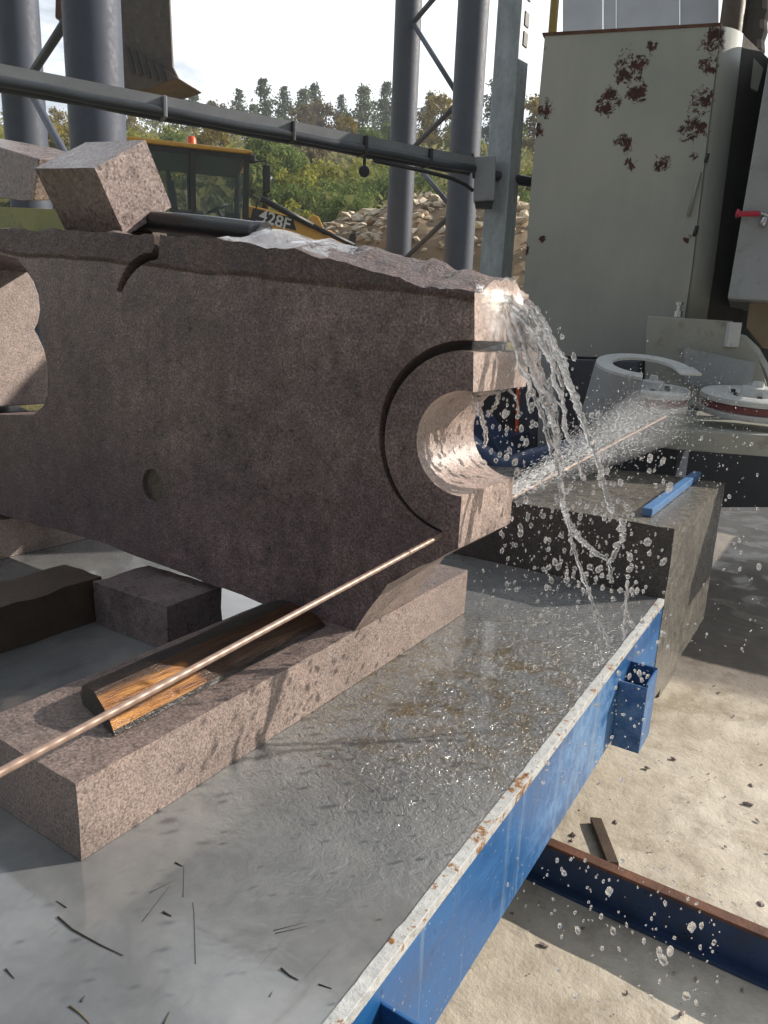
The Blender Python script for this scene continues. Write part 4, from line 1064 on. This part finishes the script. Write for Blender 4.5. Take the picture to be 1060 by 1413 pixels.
g = G(); q = Vector((pc_.x, pc_.y, 0)) + pa_ * .077
for z in (3.05, 3.15, 3.28): g = G(); g.box(Vector((q.x, q.y, z)), (.004, .028, .035), (pa_, pb_, Vector((0, 0, 1)))); mk('slot', g, M['blackmat'], gp)

# ------------------------------------------------------------------ BACKHOE LOADER
bo = Vector((0, 0, 0)); bd = heading(73); bl = Vector((-bd.y, bd.x, 0)); bz = Vector((0, 0, 1))
bc = AT(263, 290, 12.0); bgz = 1.62
bc = Vector((bc.x, bc.y, bgz))
bh = thing('backhoe_loader', 'yellow backhoe loader with black glazed cab and orange beacon parked behind the slab', 'backhoe loader', bc)
def B(x, y, z):
    if z > 1.3: z = 1.3 + (z - 1.3) * .80
    return bc + bd * x + bl * y + bz * z
def bbox(g, x0, x1, y0, y1, z0, z1): g.box(B((x0 + x1) / 2, (y0 + y1) / 2, (z0 + z1) / 2), ((x1 - x0) / 2, (y1 - y0) / 2, (z1 - z0) / 2), (bd, bl, bz)); return g
ARM = [0, 0]
def bprism(g, pts, y0, y1): g.prism([B(x + ARM[0], y0, z + ARM[1]) for x, z in pts], bl * (y1 - y0)); return g
g = G(); bprism(g, [(-.98, 2.71), (-.9, 2.665), (.82, 2.665), (.94, 2.70), (.90, 2.74), (-.9, 2.75)], -.86, .86); mk('roof', g, M['yellow'], bh, bevel=.02)
g = G()
for y in (-.80, .74):
    for pts in ([(.80, 2.66), (.88, 2.66), (.86, 1.15), (.76, 1.15)], [(-.02, 2.66), (.06, 2.66), (.06, 1.15), (-.02, 1.15)], [(-.84, 2.66), (-.74, 2.66), (-.56, 1.5), (-.66, 1.5)],
                [(-.80, 2.66), (.84, 2.66), (.84, 2.58), (-.80, 2.58)], [(-.66, 1.55), (-.4, 1.25), (.86, 1.25), (.86, 1.05), (-.7, 1.05)]): bprism(g, pts, y, y + .06)
for x in (.78, -.84): bbox(g, x, x + .06, -.74, .74, 2.58, 2.65)
mk('cab_frame', g, M['blackmat'], bh)
for x0, x1, nm in ((-.72, -.04, 'window'), (.07, .80, 'window')):
    g = G(); bprism(g, [(x0, 2.58), (x1, 2.58), (x1, 1.26), (x0 + (.28 if x0 < 0 else 0), 1.26)], -.782, -.776); mk(nm, g, M['glass'], bh)
    g = G(); bprism(g, [(x0, 2.58), (x1, 2.58), (x1, 1.26), (x0 + (.28 if x0 < 0 else 0), 1.26)], .776, .782); mk(nm, g, M['glass'], bh)
g = G(); bbox(g, -.84, .82, -.73, .73, 2.585, 2.655); mk('headliner', g, M['cabin_in'], bh)
g = G(); bbox(g, -.62, .80, -.70, .70, .95, 1.30); mk('cab_floor', g, M['cabin_in'], bh)
st = G(); bbox(st, -.25, .22, -.25, .25, 1.30, 1.62); bprism(st, [(-.32, 1.6), (-.18, 1.6), (-.26, 2.2), (-.38, 2.2)], -.24, .24); bprism(st, [(-.37, 2.22), (-.29, 2.22), (-.31, 2.42), (-.38, 2.42)], -.13, .13); mk('seat', st, M['cabin_in'], bh, bevel=.03)
g = G(); g.tube([B(.62, 0, 1.3), B(.45, 0, 1.75)], .035, 8); g.lathe([(.16, 0), (.19, .01), (.19, .03), (.16, .04)], B(.45, 0, 1.75), (B(.45, 0, 1.75) - B(.62, 0, 1.3)), 20); bbox(g, .55, .78, -.35, .35, 1.3, 1.62); mk('steering_wheel', g, M['cabin_in'], bh)
g = G(); bprism(g, [(-.55 + .62 * math.cos(t * math.pi / 12), .72 + .70 * math.sin(t * math.pi / 12)) for t in range(13)], -.92, -.5); mk('fender', g, M['yellow'], bh, bevel=.02)
g = G(); bprism(g, [(-.55 + .62 * math.cos(t * math.pi / 12), .72 + .70 * math.sin(t * math.pi / 12)) for t in range(13)], .5, .92); mk('fender', g, M['yellow'], bh, bevel=.02)
g = G(); bprism(g, [(.9, .75), (2.45, .75), (2.5, 1.3), (2.3, 1.46), (.9, 1.58)], -.42, .42); mk('bonnet', g, M['yellow'], bh, bevel=.04)
g = G(); bprism(g, [(-1.25, .55), (2.3, .55), (2.3, .8), (-1.25, .8)], -.35, .35); mk('chassis', g, M['blackmat'], bh)
for x, r, wd in ((-.55, .70, .45), (1.75, .50, .34)):
    for s in (-1, 1):
        c = B(x, s * .72 - (wd / 2 if s > 0 else -wd / 2) * 0, r)
        g = G(); g.lathe([(r * .55, -wd / 2), (r * .9, -wd / 2), (r, -wd / 2 + .05), (r, wd / 2 - .05), (r * .9, wd / 2), (r * .55, wd / 2)], c, bl, 28); w = mk('wheel', g, M['tyre'], bh, auto=40)
        g = G(); g.lathe([(r * .1, -wd / 2 - .01), (r * .54, -wd / 2 - .01), (r * .54, wd / 2 + .01), (r * .1, wd / 2 + .01)], c, bl, 20); mk('rim', g, M['yellow'], w, auto=40)
# loader arms, rams, bucket
ARM = [0, 0]
for y in (-.74, .60):
    ARM[:] = [-.14, .25]
    g = G(); bprism(g, [(.92, 1.30), (1.0, 1.50), (1.25, 1.47), (1.95, 1.30), (2.05, 1.44), (2.15, 1.40), (2.3, 1.05), (3.05, .62), (2.98, .48), (2.1, .90), (1.05, 1.18)], y, y + .12); ar = mk('loader_arm', g, M['yellow'], bh, bevel=.012)
    g = G(); g.tube([B(1.06, y - .05, 1.89), B(1.9, y - .05, 1.46)], .05, 10); g.tube([B(1.85, y - .05, 1.48), B(2.6, y - .05, 1.17)], .04, 10); mk('ram', g, M['blackmat'], ar, smooth=True)
    g = G(); bprism(g, [(2.55, .62), (2.72, 1.15), (2.82, 1.16), (2.80, .55)], y + .13, y + .20); mk('link', g, M['blackmat'], ar)
    g = G(); bprism(g, [(1.04, 1.25), (1.08, 1.46), (1.72, 1.33), (1.78, 1.10)], y - .008, y - .002); dc_ = mk('decal', g, M['blackmat'], ar)
    if y < 0:
        cu = bpy.data.curves.new('lettering', 'FONT'); cu.body = '428F'; cu.size = .26; cu.extrude = .003; cu.align_x = 'CENTER'; cu.align_y = 'CENTER'; cu.offset = .004
        to = bpy.data.objects.new('tmp_text', cu); COL.objects.link(to)
        dg = bpy.context.evaluated_depsgraph_get(); me = bpy.data.meshes.new_from_object(to.evaluated_get(dg)); bpy.data.objects.remove(to)
        xd = (bd * .97 - bz * .24).normalized(); nrm = -bl; yd = nrm.cross(xd).normalized()
        org = B(1.29, y - .013, 1.51)
        mw = Matrix((( xd.x, yd.x, nrm.x, 0), (xd.y, yd.y, nrm.y, 0), (xd.z, yd.z, nrm.z, 0), (0, 0, 0, 1)))
        gg = G(); gg.v = [org + (mw @ v.co) for v in me.vertices]; gg.f = [list(p.vertices) for p in me.polygons]; gg.m = [0] * len(gg.f)
        lt = mk('lettering', gg, M['white'], ar)
ARM[:] = [.05, .08]
g = G(); bprism(g, [(2.85, .95), (3.02, .98), (2.95, .40), (3.75, .12), (3.72, .06), (2.86, .22)], -1.1, 1.1); bprism(g, [(2.9, .93), (3.7, .1), (2.92, .25)], -1.1, -1.06); bprism(g, [(2.9, .93), (3.7, .1), (2.92, .25)], 1.06, 1.1); mk('front_bucket', g, M['yellow'], bh, bevel=.01)
ARM[:] = [0, 0]
# exhaust, mirror, beacon, work lamps
g = G(); g.tube([B(1.18, -.42, 1.45), B(1.18, -.42, 2.18), B(1.20, -.42, 2.30), B(1.27, -.42, 2.40)], [.05, .05, .052, .05], 12); ex = mk('exhaust_stack', g, M['blackmat'], bh, smooth=True)
g = G(); g.lathe([(.075, 0), (.085, .02), (.085, .14), (.06, .16)], B(1.18, -.42, 1.50), bz, 14); mk('clamp_ring', g, M['chrome'], ex, auto=40)
g = G(); g.tube([B(.88, -.84, 2.52), B(1.12, -.95, 2.55), B(1.14, -.95, 2.4)], .014, 8); mr = mk('mirror_arm', g, M['blackmat'], bh, smooth=True)
g = G(); bbox(g, 1.07, 1.18, -1.02, -.92, 2.02, 2.42); mk('mirror', g, M['blackmat'], mr, bevel=.02)
g = G(); g.tube([B(.86, -.84, 1.95), B(1.0, -.9, 1.85), B(.95, -.9, 1.55), B(1.1, -.85, 1.5)], .014, 8); g.tube([B(.86, -.8, 1.5), B(1.05, -.78, 1.42), B(1.2, -.7, 1.5)], .018, 8); mk('grab_rail', g, M['blackmat'], bh, smooth=True)
g = G(); g.lathe([(.075, 0), (.07, .10), (.05, .13)], B(.02, -.55, 2.78), bz, 14); mk('beacon', g, M['orange'], bh, auto=40)
g = G(); bbox(g, .88, .98, -.82, -.66, 2.55, 2.66); mk('work_lamp', g, M['blackmat'], bh, bevel=.02)
# rear boom, stick and bucket
g = G(); bprism(g, [(-1.2, .5), (-1.2, 1.3), (-1.5, 1.3), (-1.5, .5)], -.25, .25); mk('king_post', g, M['blackmat'], bh, bevel=.02)
qa = AT(150, 270, 12.6); qb = AT(112, 90, 12.4); qc = AT(100, -60, 12.3); qd = AT(205, -210, 12.2)
g = G(); g.tube([B(-1.42, 0, 1.1), qa, qb, qc], [.16, .2, .17, .12], 8); mk('boom', g, M['bucket'], bh)
g = G(); g.tube([qc, AT(140, -170, 12.3), qd, AT(205, -30, 12.2)], [.12, .15, .13, .09], 8); mk('stick', g, M['bucket'], bh)
g = G(); g.tube([AT(86, -60, 12.0), AT(84, 25, 12.0)], .085, 12); g.tube([AT(84, 25, 12.0), AT(93, 60, 12.1)], .04, 10); mk('ram', g, M['rust'], bh, smooth=True)
nbk = heading(196); pbk = AT(205, 60, 12.0)
g = G(); g.prism(face([(150, -40), (232, -40), (238, 92), (246, 108), (200, 124), (150, 118)], pbk, nbk), -nbk * .05)
g.prism(face([(150, 52), (170, 60), (235, 100), (246, 108), (200, 124), (150, 118)], pbk + nbk * .06, nbk), -nbk * .055)
g.prism(face([(150, 112), (200, 120), (246, 107), (246, 109), (200, 125), (150, 119)], pbk + nbk * .05, nbk), -nbk * .75); bk = mk('rear_bucket', g, M['bucket'], bh, bevel=.01)
for k in range(5):
    g = G(); x = 172 + k * 11; g.prism(face([(x, 62 + k * 6), (x + 5, 64 + k * 6), (x + 14, 100 + k * 3), (x + 9, 101 + k * 3)], pbk + nbk * .085, nbk), -nbk * .03); mk('tooth', g, M['blackmat'], bk)

# ------------------------------------------------------------------ rubble heap
g = G(); rr = random.Random(5)
def heap_h(u, w):
    a = ((u - 1.6) / 4.4) ** 2 + ((w - 17.2) / 2.4) ** 2
    return hill(w, u) - .03 + 1.75 * max(0, 1 - a) ** .8 * (1 + .25 * noise.noise(Vector((u * .8, w * .8, 4)))) + .12 * noise.noise(Vector((u * 3, w * 3, 1)))
nn = 50
for i in range(nn + 1):
    for j in range(nn + 1):
        u = -3.2 + 9.6 * i / nn; w = 14.6 + 5.2 * j / nn; q = FWD * w + RGT * u; g.v.append(Vector((q.x, q.y, heap_h(u, w))))
for i in range(nn):
    for j in range(nn): a = i * (nn + 1) + j; g.f.append([a, a + 1, a + nn + 2, a + nn + 1]); g.m.append(0)
for k in range(1500):
    u = rr.uniform(-3.0, 6.2); w = rr.uniform(14.6, 19.2)
    q = FWD * w + RGT * u; c = Vector((q.x, q.y, heap_h(u, w) + .01)); s = .03 + .13 * rr.random() ** 2.5
    R3 = Matrix.Rotation(rr.uniform(0, 6.3), 3, 'Z') @ Matrix.Rotation(rr.uniform(-.6, .6), 3, 'X')
    g.cm = 1 if rr.random() < .75 else 2
    g.blob(c, (R3 @ Vector((s * rr.uniform(.8, 1.4), 0, 0)), R3 @ Vector((0, s * rr.uniform(.7, 1.2), 0)), R3 @ Vector((0, 0, s * rr.uniform(.4, .8)))), 1, 1.1, rr.random() * 60)
g.cm = 0
M['rub_soil'] = paint('rubble soil', (.27, .20, .125), .9, .35, 3, .6)
M['rub_light'] = paint('pale rubble stones', (.62, .54, .42), .85, .3, 3, .3)
M['rub_dark'] = paint('brown rubble stones', (.30, .22, .145), .85, .3, 3, .3)
tagp(mk('rubble_heap', g, [M['rub_soil'], M['rub_light'], M['rub_dark']], origin=hp(1.6, 17), fixn=False), 'heap of pale broken stones and soil behind the right gantry column', 'rubble', kind='stuff')

# ------------------------------------------------------------------ TREES
tr_ = random.Random(21)
def leafq(g, c, s, nrm_bias=None):
    d = Vector((tr_.gauss(0, 1), tr_.gauss(0, 1), tr_.gauss(0, 1))).normalized()
    if nrm_bias: d = (d + nrm_bias).normalized()
    u = d.orthogonal().normalized(); a = tr_.uniform(0, 6.28); v = d.cross(u); u2 = u * math.cos(a) + v * math.sin(a); v2 = d.cross(u2)
    b = len(g.v); g.v += [c + u2 * s, c + v2 * s * .45, c - u2 * s, c - v2 * s * .45]; g.f.append([b, b + 1, b + 2, b + 3]); g.m.append(0)
def conifer(h, wd, n):
    cr = G(); tk = G(); tk.tube([Vector((0, 0, 0)), Vector((.03 * h, 0, h * .5)), Vector((0, 0, h * .96))], [.028 * h, .018 * h, .004 * h], 7)
    z = .16 * h
    while z < h * .97:
        f = 1 - z / h; nb_ = tr_.randint(5, 7)
        for k in range(nb_):
            a = tr_.uniform(0, 6.28); ln = wd * (f ** .75) * tr_.uniform(.55, 1.15) + .12
            e = Vector((math.cos(a) * ln, math.sin(a) * ln, ln * tr_.uniform(.0, .35)))
            o_ = Vector((0, 0, z)); tk.tube([o_, o_ + e * .9], [.006 * h * (f + .15), .002 * h], 4)
            m_ = max(14, int(n * ln / wd / 4))
            for i in range(m_):
                t = tr_.uniform(.25, 1.05); sp = .16 * ln + .12
                leafq(cr, o_ + e * t + Vector((tr_.gauss(0, sp), tr_.gauss(0, sp), tr_.gauss(0, sp * .7))), tr_.uniform(.14, .30))
        z += h * tr_.uniform(.045, .075)
    return cr, tk
def broad(h, wd, n, low=.18, ls=(.10, .22)):
    cr = G(); tk = G(); nl = 7
    tk.tube([Vector((0, 0, 0)), Vector((.05, .03, h * .3)), Vector((-.04, 0, h * .6))], [.03 * h, .022 * h, .01 * h], 7)
    cl_ = []
    for k in range(nl * 3):
        a = tr_.uniform(0, 6.28); zz = tr_.uniform(low, 1.0); rr_ = wd * math.sqrt(max(0, 1 - ((zz - .5) / .58) ** 2)) * tr_.uniform(.25, .95)
        cl_.append((Vector((math.cos(a) * rr_, math.sin(a) * rr_, zz * h * .92)), wd * tr_.uniform(.22, .42)))
    for c, r in cl_[:9]: tk.tube([Vector((0, 0, h * tr_.uniform(.15, .45))), c], [.012 * h, .004 * h], 5)
    per = n // len(cl_)
    for c, r in cl_:
        for i in range(per):
            d = Vector((tr_.gauss(0, 1), tr_.gauss(0, 1), tr_.gauss(0, .8))).normalized() * r * tr_.random() ** .45
            leafq(cr, c + d, tr_.uniform(*ls), d.normalized() * .5)
    return cr, tk
def proto(fn, args, matname): 
    cr, tk = fn(*args); return (cr, tk, matname)
PROTO = {}
def build(kind, fn, args, mat):
    cr, tk = fn(*args)
    me = []
    for nm, g_, m_ in (('crown', cr, M[mat]), ('trunk', tk, M['barkt'])):
        q = bpy.data.meshes.new(kind + '_' + nm); q.from_pydata(g_.v, [], g_.f); q.materials.append(m_); me.append(q)
    PROTO[kind] = me
for i in range(3):
    build('pine%d' % i, conifer, (7.0, 1.9 + .25 * i, 150), 'pine' if i < 2 else 'pine2')
build('green0', broad, (5.0, 2.3, 3200), 'green'); build('lime0', broad, (4.2, 2.2, 3000), 'lime'); build('russet0', broad, (4.6, 2.0, 1700), 'russet'); build('ochre0', broad, (4.8, 2.1, 2200), 'ochre')
build('bushg', broad, (2.2, 1.7, 3000, .02, (.06, .13)), 'green'); build('bushl', broad, (2.0, 1.6, 3000, .02, (.06, .13)), 'lime'); build('bushs', broad, (1.6, 1.4, 1800, .02, (.06, .13)), 'scrub')
def plant(kind, name, label, cat, group, u, w, s):
    p = hp(u, w); p.z -= .12
    root = thing(name, label, cat, p, group); root.scale = (s, s, s * tr_.uniform(.95, 1.1)); root.rotation_euler = (0, 0, tr_.uniform(0, 6.28))
    for nm, me in zip(('crown', 'trunk'), PROTO[kind]):
        o = bpy.data.objects.new(nm, me); COL.objects.link(o); o.parent = root
def ux(px, w):
    r = ray(px, 200); return r.dot(RGT) / r.dot(FWD) * w
def zat(px, py, w):
    r = ray(px, py); return CAM.z + r.z / r.dot(FWD) * w
def topscale(px, py, u, w, h0):
    zt = zat(px, py, w); return max(.4, (zt - hp(u, w).z) / h0)
LB = {'pine': 'dark green pine on the hill skyline among its neighbours', 'pale': 'pale grey green pine on the hill skyline'}
pines = [(268, 119, 0, 70), (330, 119, 1, 68), (364, 110, 0, 66), (392, 117, 1, 70), (418, 122, 2, 64), (433, 113, 0, 67), (500, 117, 2, 60), (530, 110, 1, 64), (682, 105, 0, 62), (590, 128, 1, 72), (215, 122, 2, 74), (480, 150, 0, 58), (350, 150, 2, 60), (470, 135, 1, 70), (700, 130, 1, 58), (20, 125, 0, 70), (-60, 115, 1, 68), (760, 118, 0, 62)]
for px, py, k, w in pines:
    u = ux(px, w); plant('pine%d' % k, 'pine_tree', 'dark green pine standing in the row along the hill skyline' if k < 2 else 'pale grey green pine standing in the row along the hill skyline', 'pine tree', 'pines along the hill skyline', u, w, topscale(px, py, u, w, 7.0))
mids = [(300, 136, 'russet0', 66), (445, 138, 'russet0', 62), (320, 148, 'ochre0', 58), (415, 145, 'russet0', 60), (475, 160, 'ochre0', 48), (600, 128, 'ochre0', 52), (635, 150, 'green0', 50), (735, 128, 'ochre0', 48), (560, 140, 'russet0', 60), (540, 175, 'green0', 44), (250, 135, 'russet0', 70), (180, 140, 'ochre0', 62), (80, 150, 'ochre0', 60), (30, 140, 'russet0', 64), (700, 160, 'green0', 42), (380, 158, 'green0', 52), (455, 178, 'russet0', 42), (510, 185, 'green0', 38), (-80, 140, 'ochre0', 60), (800, 130, 'ochre0', 50)]
lab = {'russet0': 'thin russet autumn tree below the pines on the hillside', 'ochre0': 'ochre yellow autumn tree below the pines on the hillside', 'green0': 'leafy green tree below the pines on the hillside'}
hh = {'russet0': 4.6, 'ochre0': 4.8, 'green0': 5.0, 'lime0': 4.2}
for px, py, k, w in mids:
    u = ux(px, w); plant(k, 'autumn_tree' if k != 'green0' else 'leafy_tree', lab[k], 'tree', 'mixed trees on the hillside', u, w, topscale(px, py, u, w, hh[k]))
near = [(368, 172, 'green0', 26), (400, 200, 'green0', 27), (345, 188, 'lime0', 29), (240, 172, 'green0', 30), (205, 180, 'lime0', 28), (80, 165, 'ochre0', 30), (20, 175, 'lime0', 28), (430, 205, 'russet0', 34), (300, 170, 'ochre0', 34), (-70, 165, 'green0', 28)]
for px, py, k, w in near:
    u = ux(px, w); plant(k, 'leafy_tree', {'green0': 'tall leafy green tree just behind the backhoe loader', 'lime0': 'yellow green leafy tree just behind the backhoe loader', 'russet0': 'thin russet tree behind the yellow bushes', 'ochre0': 'ochre yellow tree just behind the backhoe loader'}[k], 'tree', 'trees just behind the backhoe', u, w, topscale(px, py, u, w, hh[k]))
bushes = [(415, 232, 'bushl', 24), (450, 225, 'bushl', 27), (490, 222, 'bushl', 29), (520, 235, 'bushg', 26), (470, 240, 'bushg', 24), (435, 252, 'bushg', 22.5), (540, 225, 'bushl', 28), (390, 245, 'bushg', 23), (395, 275, 'bushl', 20.5), (425, 285, 'bushl', 20.3), (590, 235, 'bushg', 26), (615, 250, 'bushs', 23), (660, 225, 'bushl', 28), (700, 245, 'bushg', 25), (730, 225, 'bushl', 27), (500, 268, 'bushg', 21), (540, 275, 'bushs', 20.5), (455, 272, 'bushg', 21), (580, 280, 'bushs', 20.5), (640, 270, 'bushs', 21), (690, 275, 'bushs', 21), (360, 232, 'bushg', 25), (190, 225, 'bushs', 26), (70, 205, 'bushs', 27), (120, 210, 'bushl', 27), (20, 215, 'bushg', 26), (775, 235, 'bushg', 26)]
lb2 = {'bushl': 'bright yellow green bush above the rubble heap', 'bushg': 'round mid green bush above the rubble heap', 'bushs': 'low dull green scrub bush at the foot of the hillside'}
h2 = {'bushl': 2.0, 'bushg': 2.2, 'bushs': 1.6}
for px, py, k, w in bushes:
    u = ux(px, w); plant(k, 'bush', lb2[k], 'bush', 'bushes at the foot of the hillside', u, w, min(2.2, topscale(px, py, u, w, h2[k])))
g = G()
for k in range(15000):
    w = tr_.uniform(20, 76); u = tr_.uniform(-.75, .5) * w; p = hp(u, w)
    cl_ = noise.noise(Vector((u * .12, w * .12, 7)))
    if cl_ < -.1 and tr_.random() < .6: continue
    p.z += tr_.random() ** 1.5 * (1.0 + 1.2 * max(0, cl_)); leafq(g, p, tr_.uniform(.12, .32))
tagp(mk('undergrowth', g, M['scrub'], fixn=False, origin=hp(0, 40)), 'mixed olive and yellow undergrowth covering the hillside', 'undergrowth', kind='stuff')

# ------------------------------------------------------------------ litter on the table
def twig(pxs, r, name='twig', mat='twig', label=''):
    g = G(); pts = [P(x, y, 'z', ZT + r * .7) for x, y in pxs]; n = len(pts)
    g.tube(pts, [r * (1 - .6 * i / (n - 1)) for i in range(n)], 6)
    tagp(mk(name, g, M[mat], smooth=True), label, name.replace('_', ' '), 'litter on the wet table')
twig([(80, 1265), (100, 1282), (118, 1292), (140, 1304), (170, 1318)], .00143, label='longest curved dark twig on the table below the beam end')
twig([(92, 1252), (78, 1243)], .00095, label='short dark twig just above the longest curved twig')
twig([(8, 1337), (20, 1350)], .00109, label='short dark twig at the lower left edge of the table')
twig([(96, 1388), (110, 1398), (124, 1412)], .00116, 'pine_needle', 'needle', 'dry yellowish curved needle at the bottom left of the table')
twig([(112, 1382), (117, 1374)], .00129, label='tiny black twig beside the yellowish curved needle')
twig([(226, 1412), (234, 1396)], .00109, label='short dark twig at the bottom edge of the table')
twig([(380, 1288), (424, 1278)], .00054, 'pine_needle', 'twig', 'upper of two parallel thin needles near the table middle')
twig([(378, 1284), (420, 1273)], .00054, 'pine_needle', 'twig', 'lower of two parallel thin needles near the table middle')
twig([(196, 1272), (235, 1222)], .00048, 'pine_needle', 'twig', 'thin slanting needle below the beam on the table')
twig([(206, 1232), (240, 1215)], .00048, 'pine_needle', 'twig', 'short needle crossing the slanting thin needle')
twig([(270, 1330), (268, 1258), (266, 1245)], .00048, 'pine_needle', 'twig', 'upright looking thin needle in the table centre')
twig([(253, 1238), (254, 1194)], .00041, 'pine_needle', 'twig', 'thin straight needle just below the beam face')
twig([(225, 1258), (237, 1264)], .00150, label='stubby dark twig among the fine needles')
twig([(242, 1190), (252, 1195)], .00122, label='stubby dark twig closest to the beam face')
twig([(388, 1336), (400, 1346), (412, 1352)], .00150, 'leaf_scrap', 'twig', 'dark brown leaf scrap at the lower middle of the table')
twig([(440, 1358), (458, 1364)], .00095, label='dark twig near the chipped table edge')
twig([(372, 1375), (376, 1368)], .00082, label='tiny dark twig beside the brown leaf scrap')

HAZE = .0018
if HAZE:
    g = G(); g.bx(-110, 110, -12, 130, -1.2, 33)
    hm = bpy.data.materials.new('haze'); hm.use_nodes = True; hn = hm.node_tree; hn.nodes.clear()
    ho = hn.nodes.new('ShaderNodeOutputMaterial'); hv = hn.nodes.new('ShaderNodeVolumePrincipled'); hv.inputs['Color'].default_value = (.85, .9, .95, 1); hv.inputs['Density'].default_value = HAZE
    hn.links.new(hv.outputs[0], ho.inputs['Volume'])
    tagp(mk('haze', g, hm), 'thin pale autumn haze over the whole place', 'haze', kind='stuff')
# ------------------------------------------------------------------ CAMERA, LIGHT, WORLD
cam = bpy.data.cameras.new('camera'); co = bpy.data.objects.new('camera', cam); COL.objects.link(co)
co.matrix_world = Matrix(((M3[0][0], -M3[0][1], -M3[0][2], CAM.x), (M3[1][0], -M3[1][1], -M3[1][2], CAM.y), (M3[2][0], -M3[2][1], -M3[2][2], CAM.z), (0, 0, 0, 1)))
cam.sensor_fit = 'VERTICAL'; cam.sensor_height = 36; cam.lens = F_PX / 1413 * 36; cam.clip_start = .02; cam.clip_end = 6000
sc.camera = co
SAZ, SEL = R(49), R(27.5)          # azimuth from +X towards +Y
sd = Vector((math.cos(SEL) * math.cos(SAZ), math.cos(SEL) * math.sin(SAZ), math.sin(SEL)))
su = bpy.data.lights.new('sun', 'SUN'); so = bpy.data.objects.new('sun', su); COL.objects.link(so)
su.energy = 5.0; su.angle = R(.5); su.color = (1, .91, .80); so.rotation_euler = sd.to_track_quat('Z', 'Y').to_euler(); so.location = (3, 6, 8)
wd = bpy.data.worlds.new('World'); sc.world = wd; wd.use_nodes = True; nt = wd.node_tree
bg = nt.nodes['Background']
sky = nt.nodes.new('ShaderNodeTexSky'); sky.sky_type = 'NISHITA'; sky.sun_disc = False; sky.sun_elevation = SEL; sky.sun_rotation = math.pi / 2 - SAZ
tc = nt.nodes.new('ShaderNodeTexCoord'); mp = nt.nodes.new('ShaderNodeMapping'); mp.inputs['Scale'].default_value = (1, 1, 2.6)
nz = nt.nodes.new('ShaderNodeTexNoise'); nz.inputs['Scale'].default_value = 2.6; nz.inputs['Detail'].default_value = 7; nz.inputs['Roughness'].default_value = .55
cr = nt.nodes.new('ShaderNodeValToRGB'); cr.color_ramp.elements[0].position = .36; cr.color_ramp.elements[1].position = .50
mx = nt.nodes.new('ShaderNodeMix'); mx.data_type = 'RGBA'; mx.inputs[7].default_value = (9.2, 9.6, 10.0, 1)
nt.links.new(tc.outputs['Generated'], mp.inputs[0]); nt.links.new(mp.outputs[0], nz.inputs['Vector']); nt.links.new(nz.outputs['Fac'], cr.inputs[0])
vd = nt.nodes.new('ShaderNodeVectorMath'); vd.operation = 'DOT_PRODUCT'; vd.inputs[1].default_value = (heading(5) + Vector((0, 0, .25))).normalized()
br = nt.nodes.new('ShaderNodeMapRange'); br.interpolation_type = 'SMOOTHSTEP'; br.inputs[1].default_value = -.35; br.inputs[2].default_value = .75; br.inputs[3].default_value = .30; br.inputs[4].default_value = 1.45
cm = nt.nodes.new('ShaderNodeMix'); cm.data_type = 'RGBA'; cm.blend_type = 'MULTIPLY'; cm.inputs[0].default_value = 1; cm.inputs[6].default_value = (9.2, 9.6, 10.0, 1)
nt.links.new(tc.outputs['Generated'], vd.inputs[0]); nt.links.new(vd.outputs['Value'], br.inputs[0]); nt.links.new(br.outputs[0], cm.inputs[7]); nt.links.new(cm.outputs[2], mx.inputs[7])
nt.links.new(cr.outputs[0], mx.inputs[0]); nt.links.new(sky.outputs[0], mx.inputs[6]); nt.links.new(mx.outputs[2], bg.inputs[0]); bg.inputs[1].default_value = .08
sc.view_settings.view_transform = 'Standard'; sc.view_settings.look = 'None'; sc.view_settings.gamma = 1; sc.view_settings.exposure = .45
sc.cycles.max_bounces = 10; sc.cycles.transmission_bounces = 8; sc.cycles.transparent_max_bounces = 8
sc.cycles.sample_clamp_indirect = 4
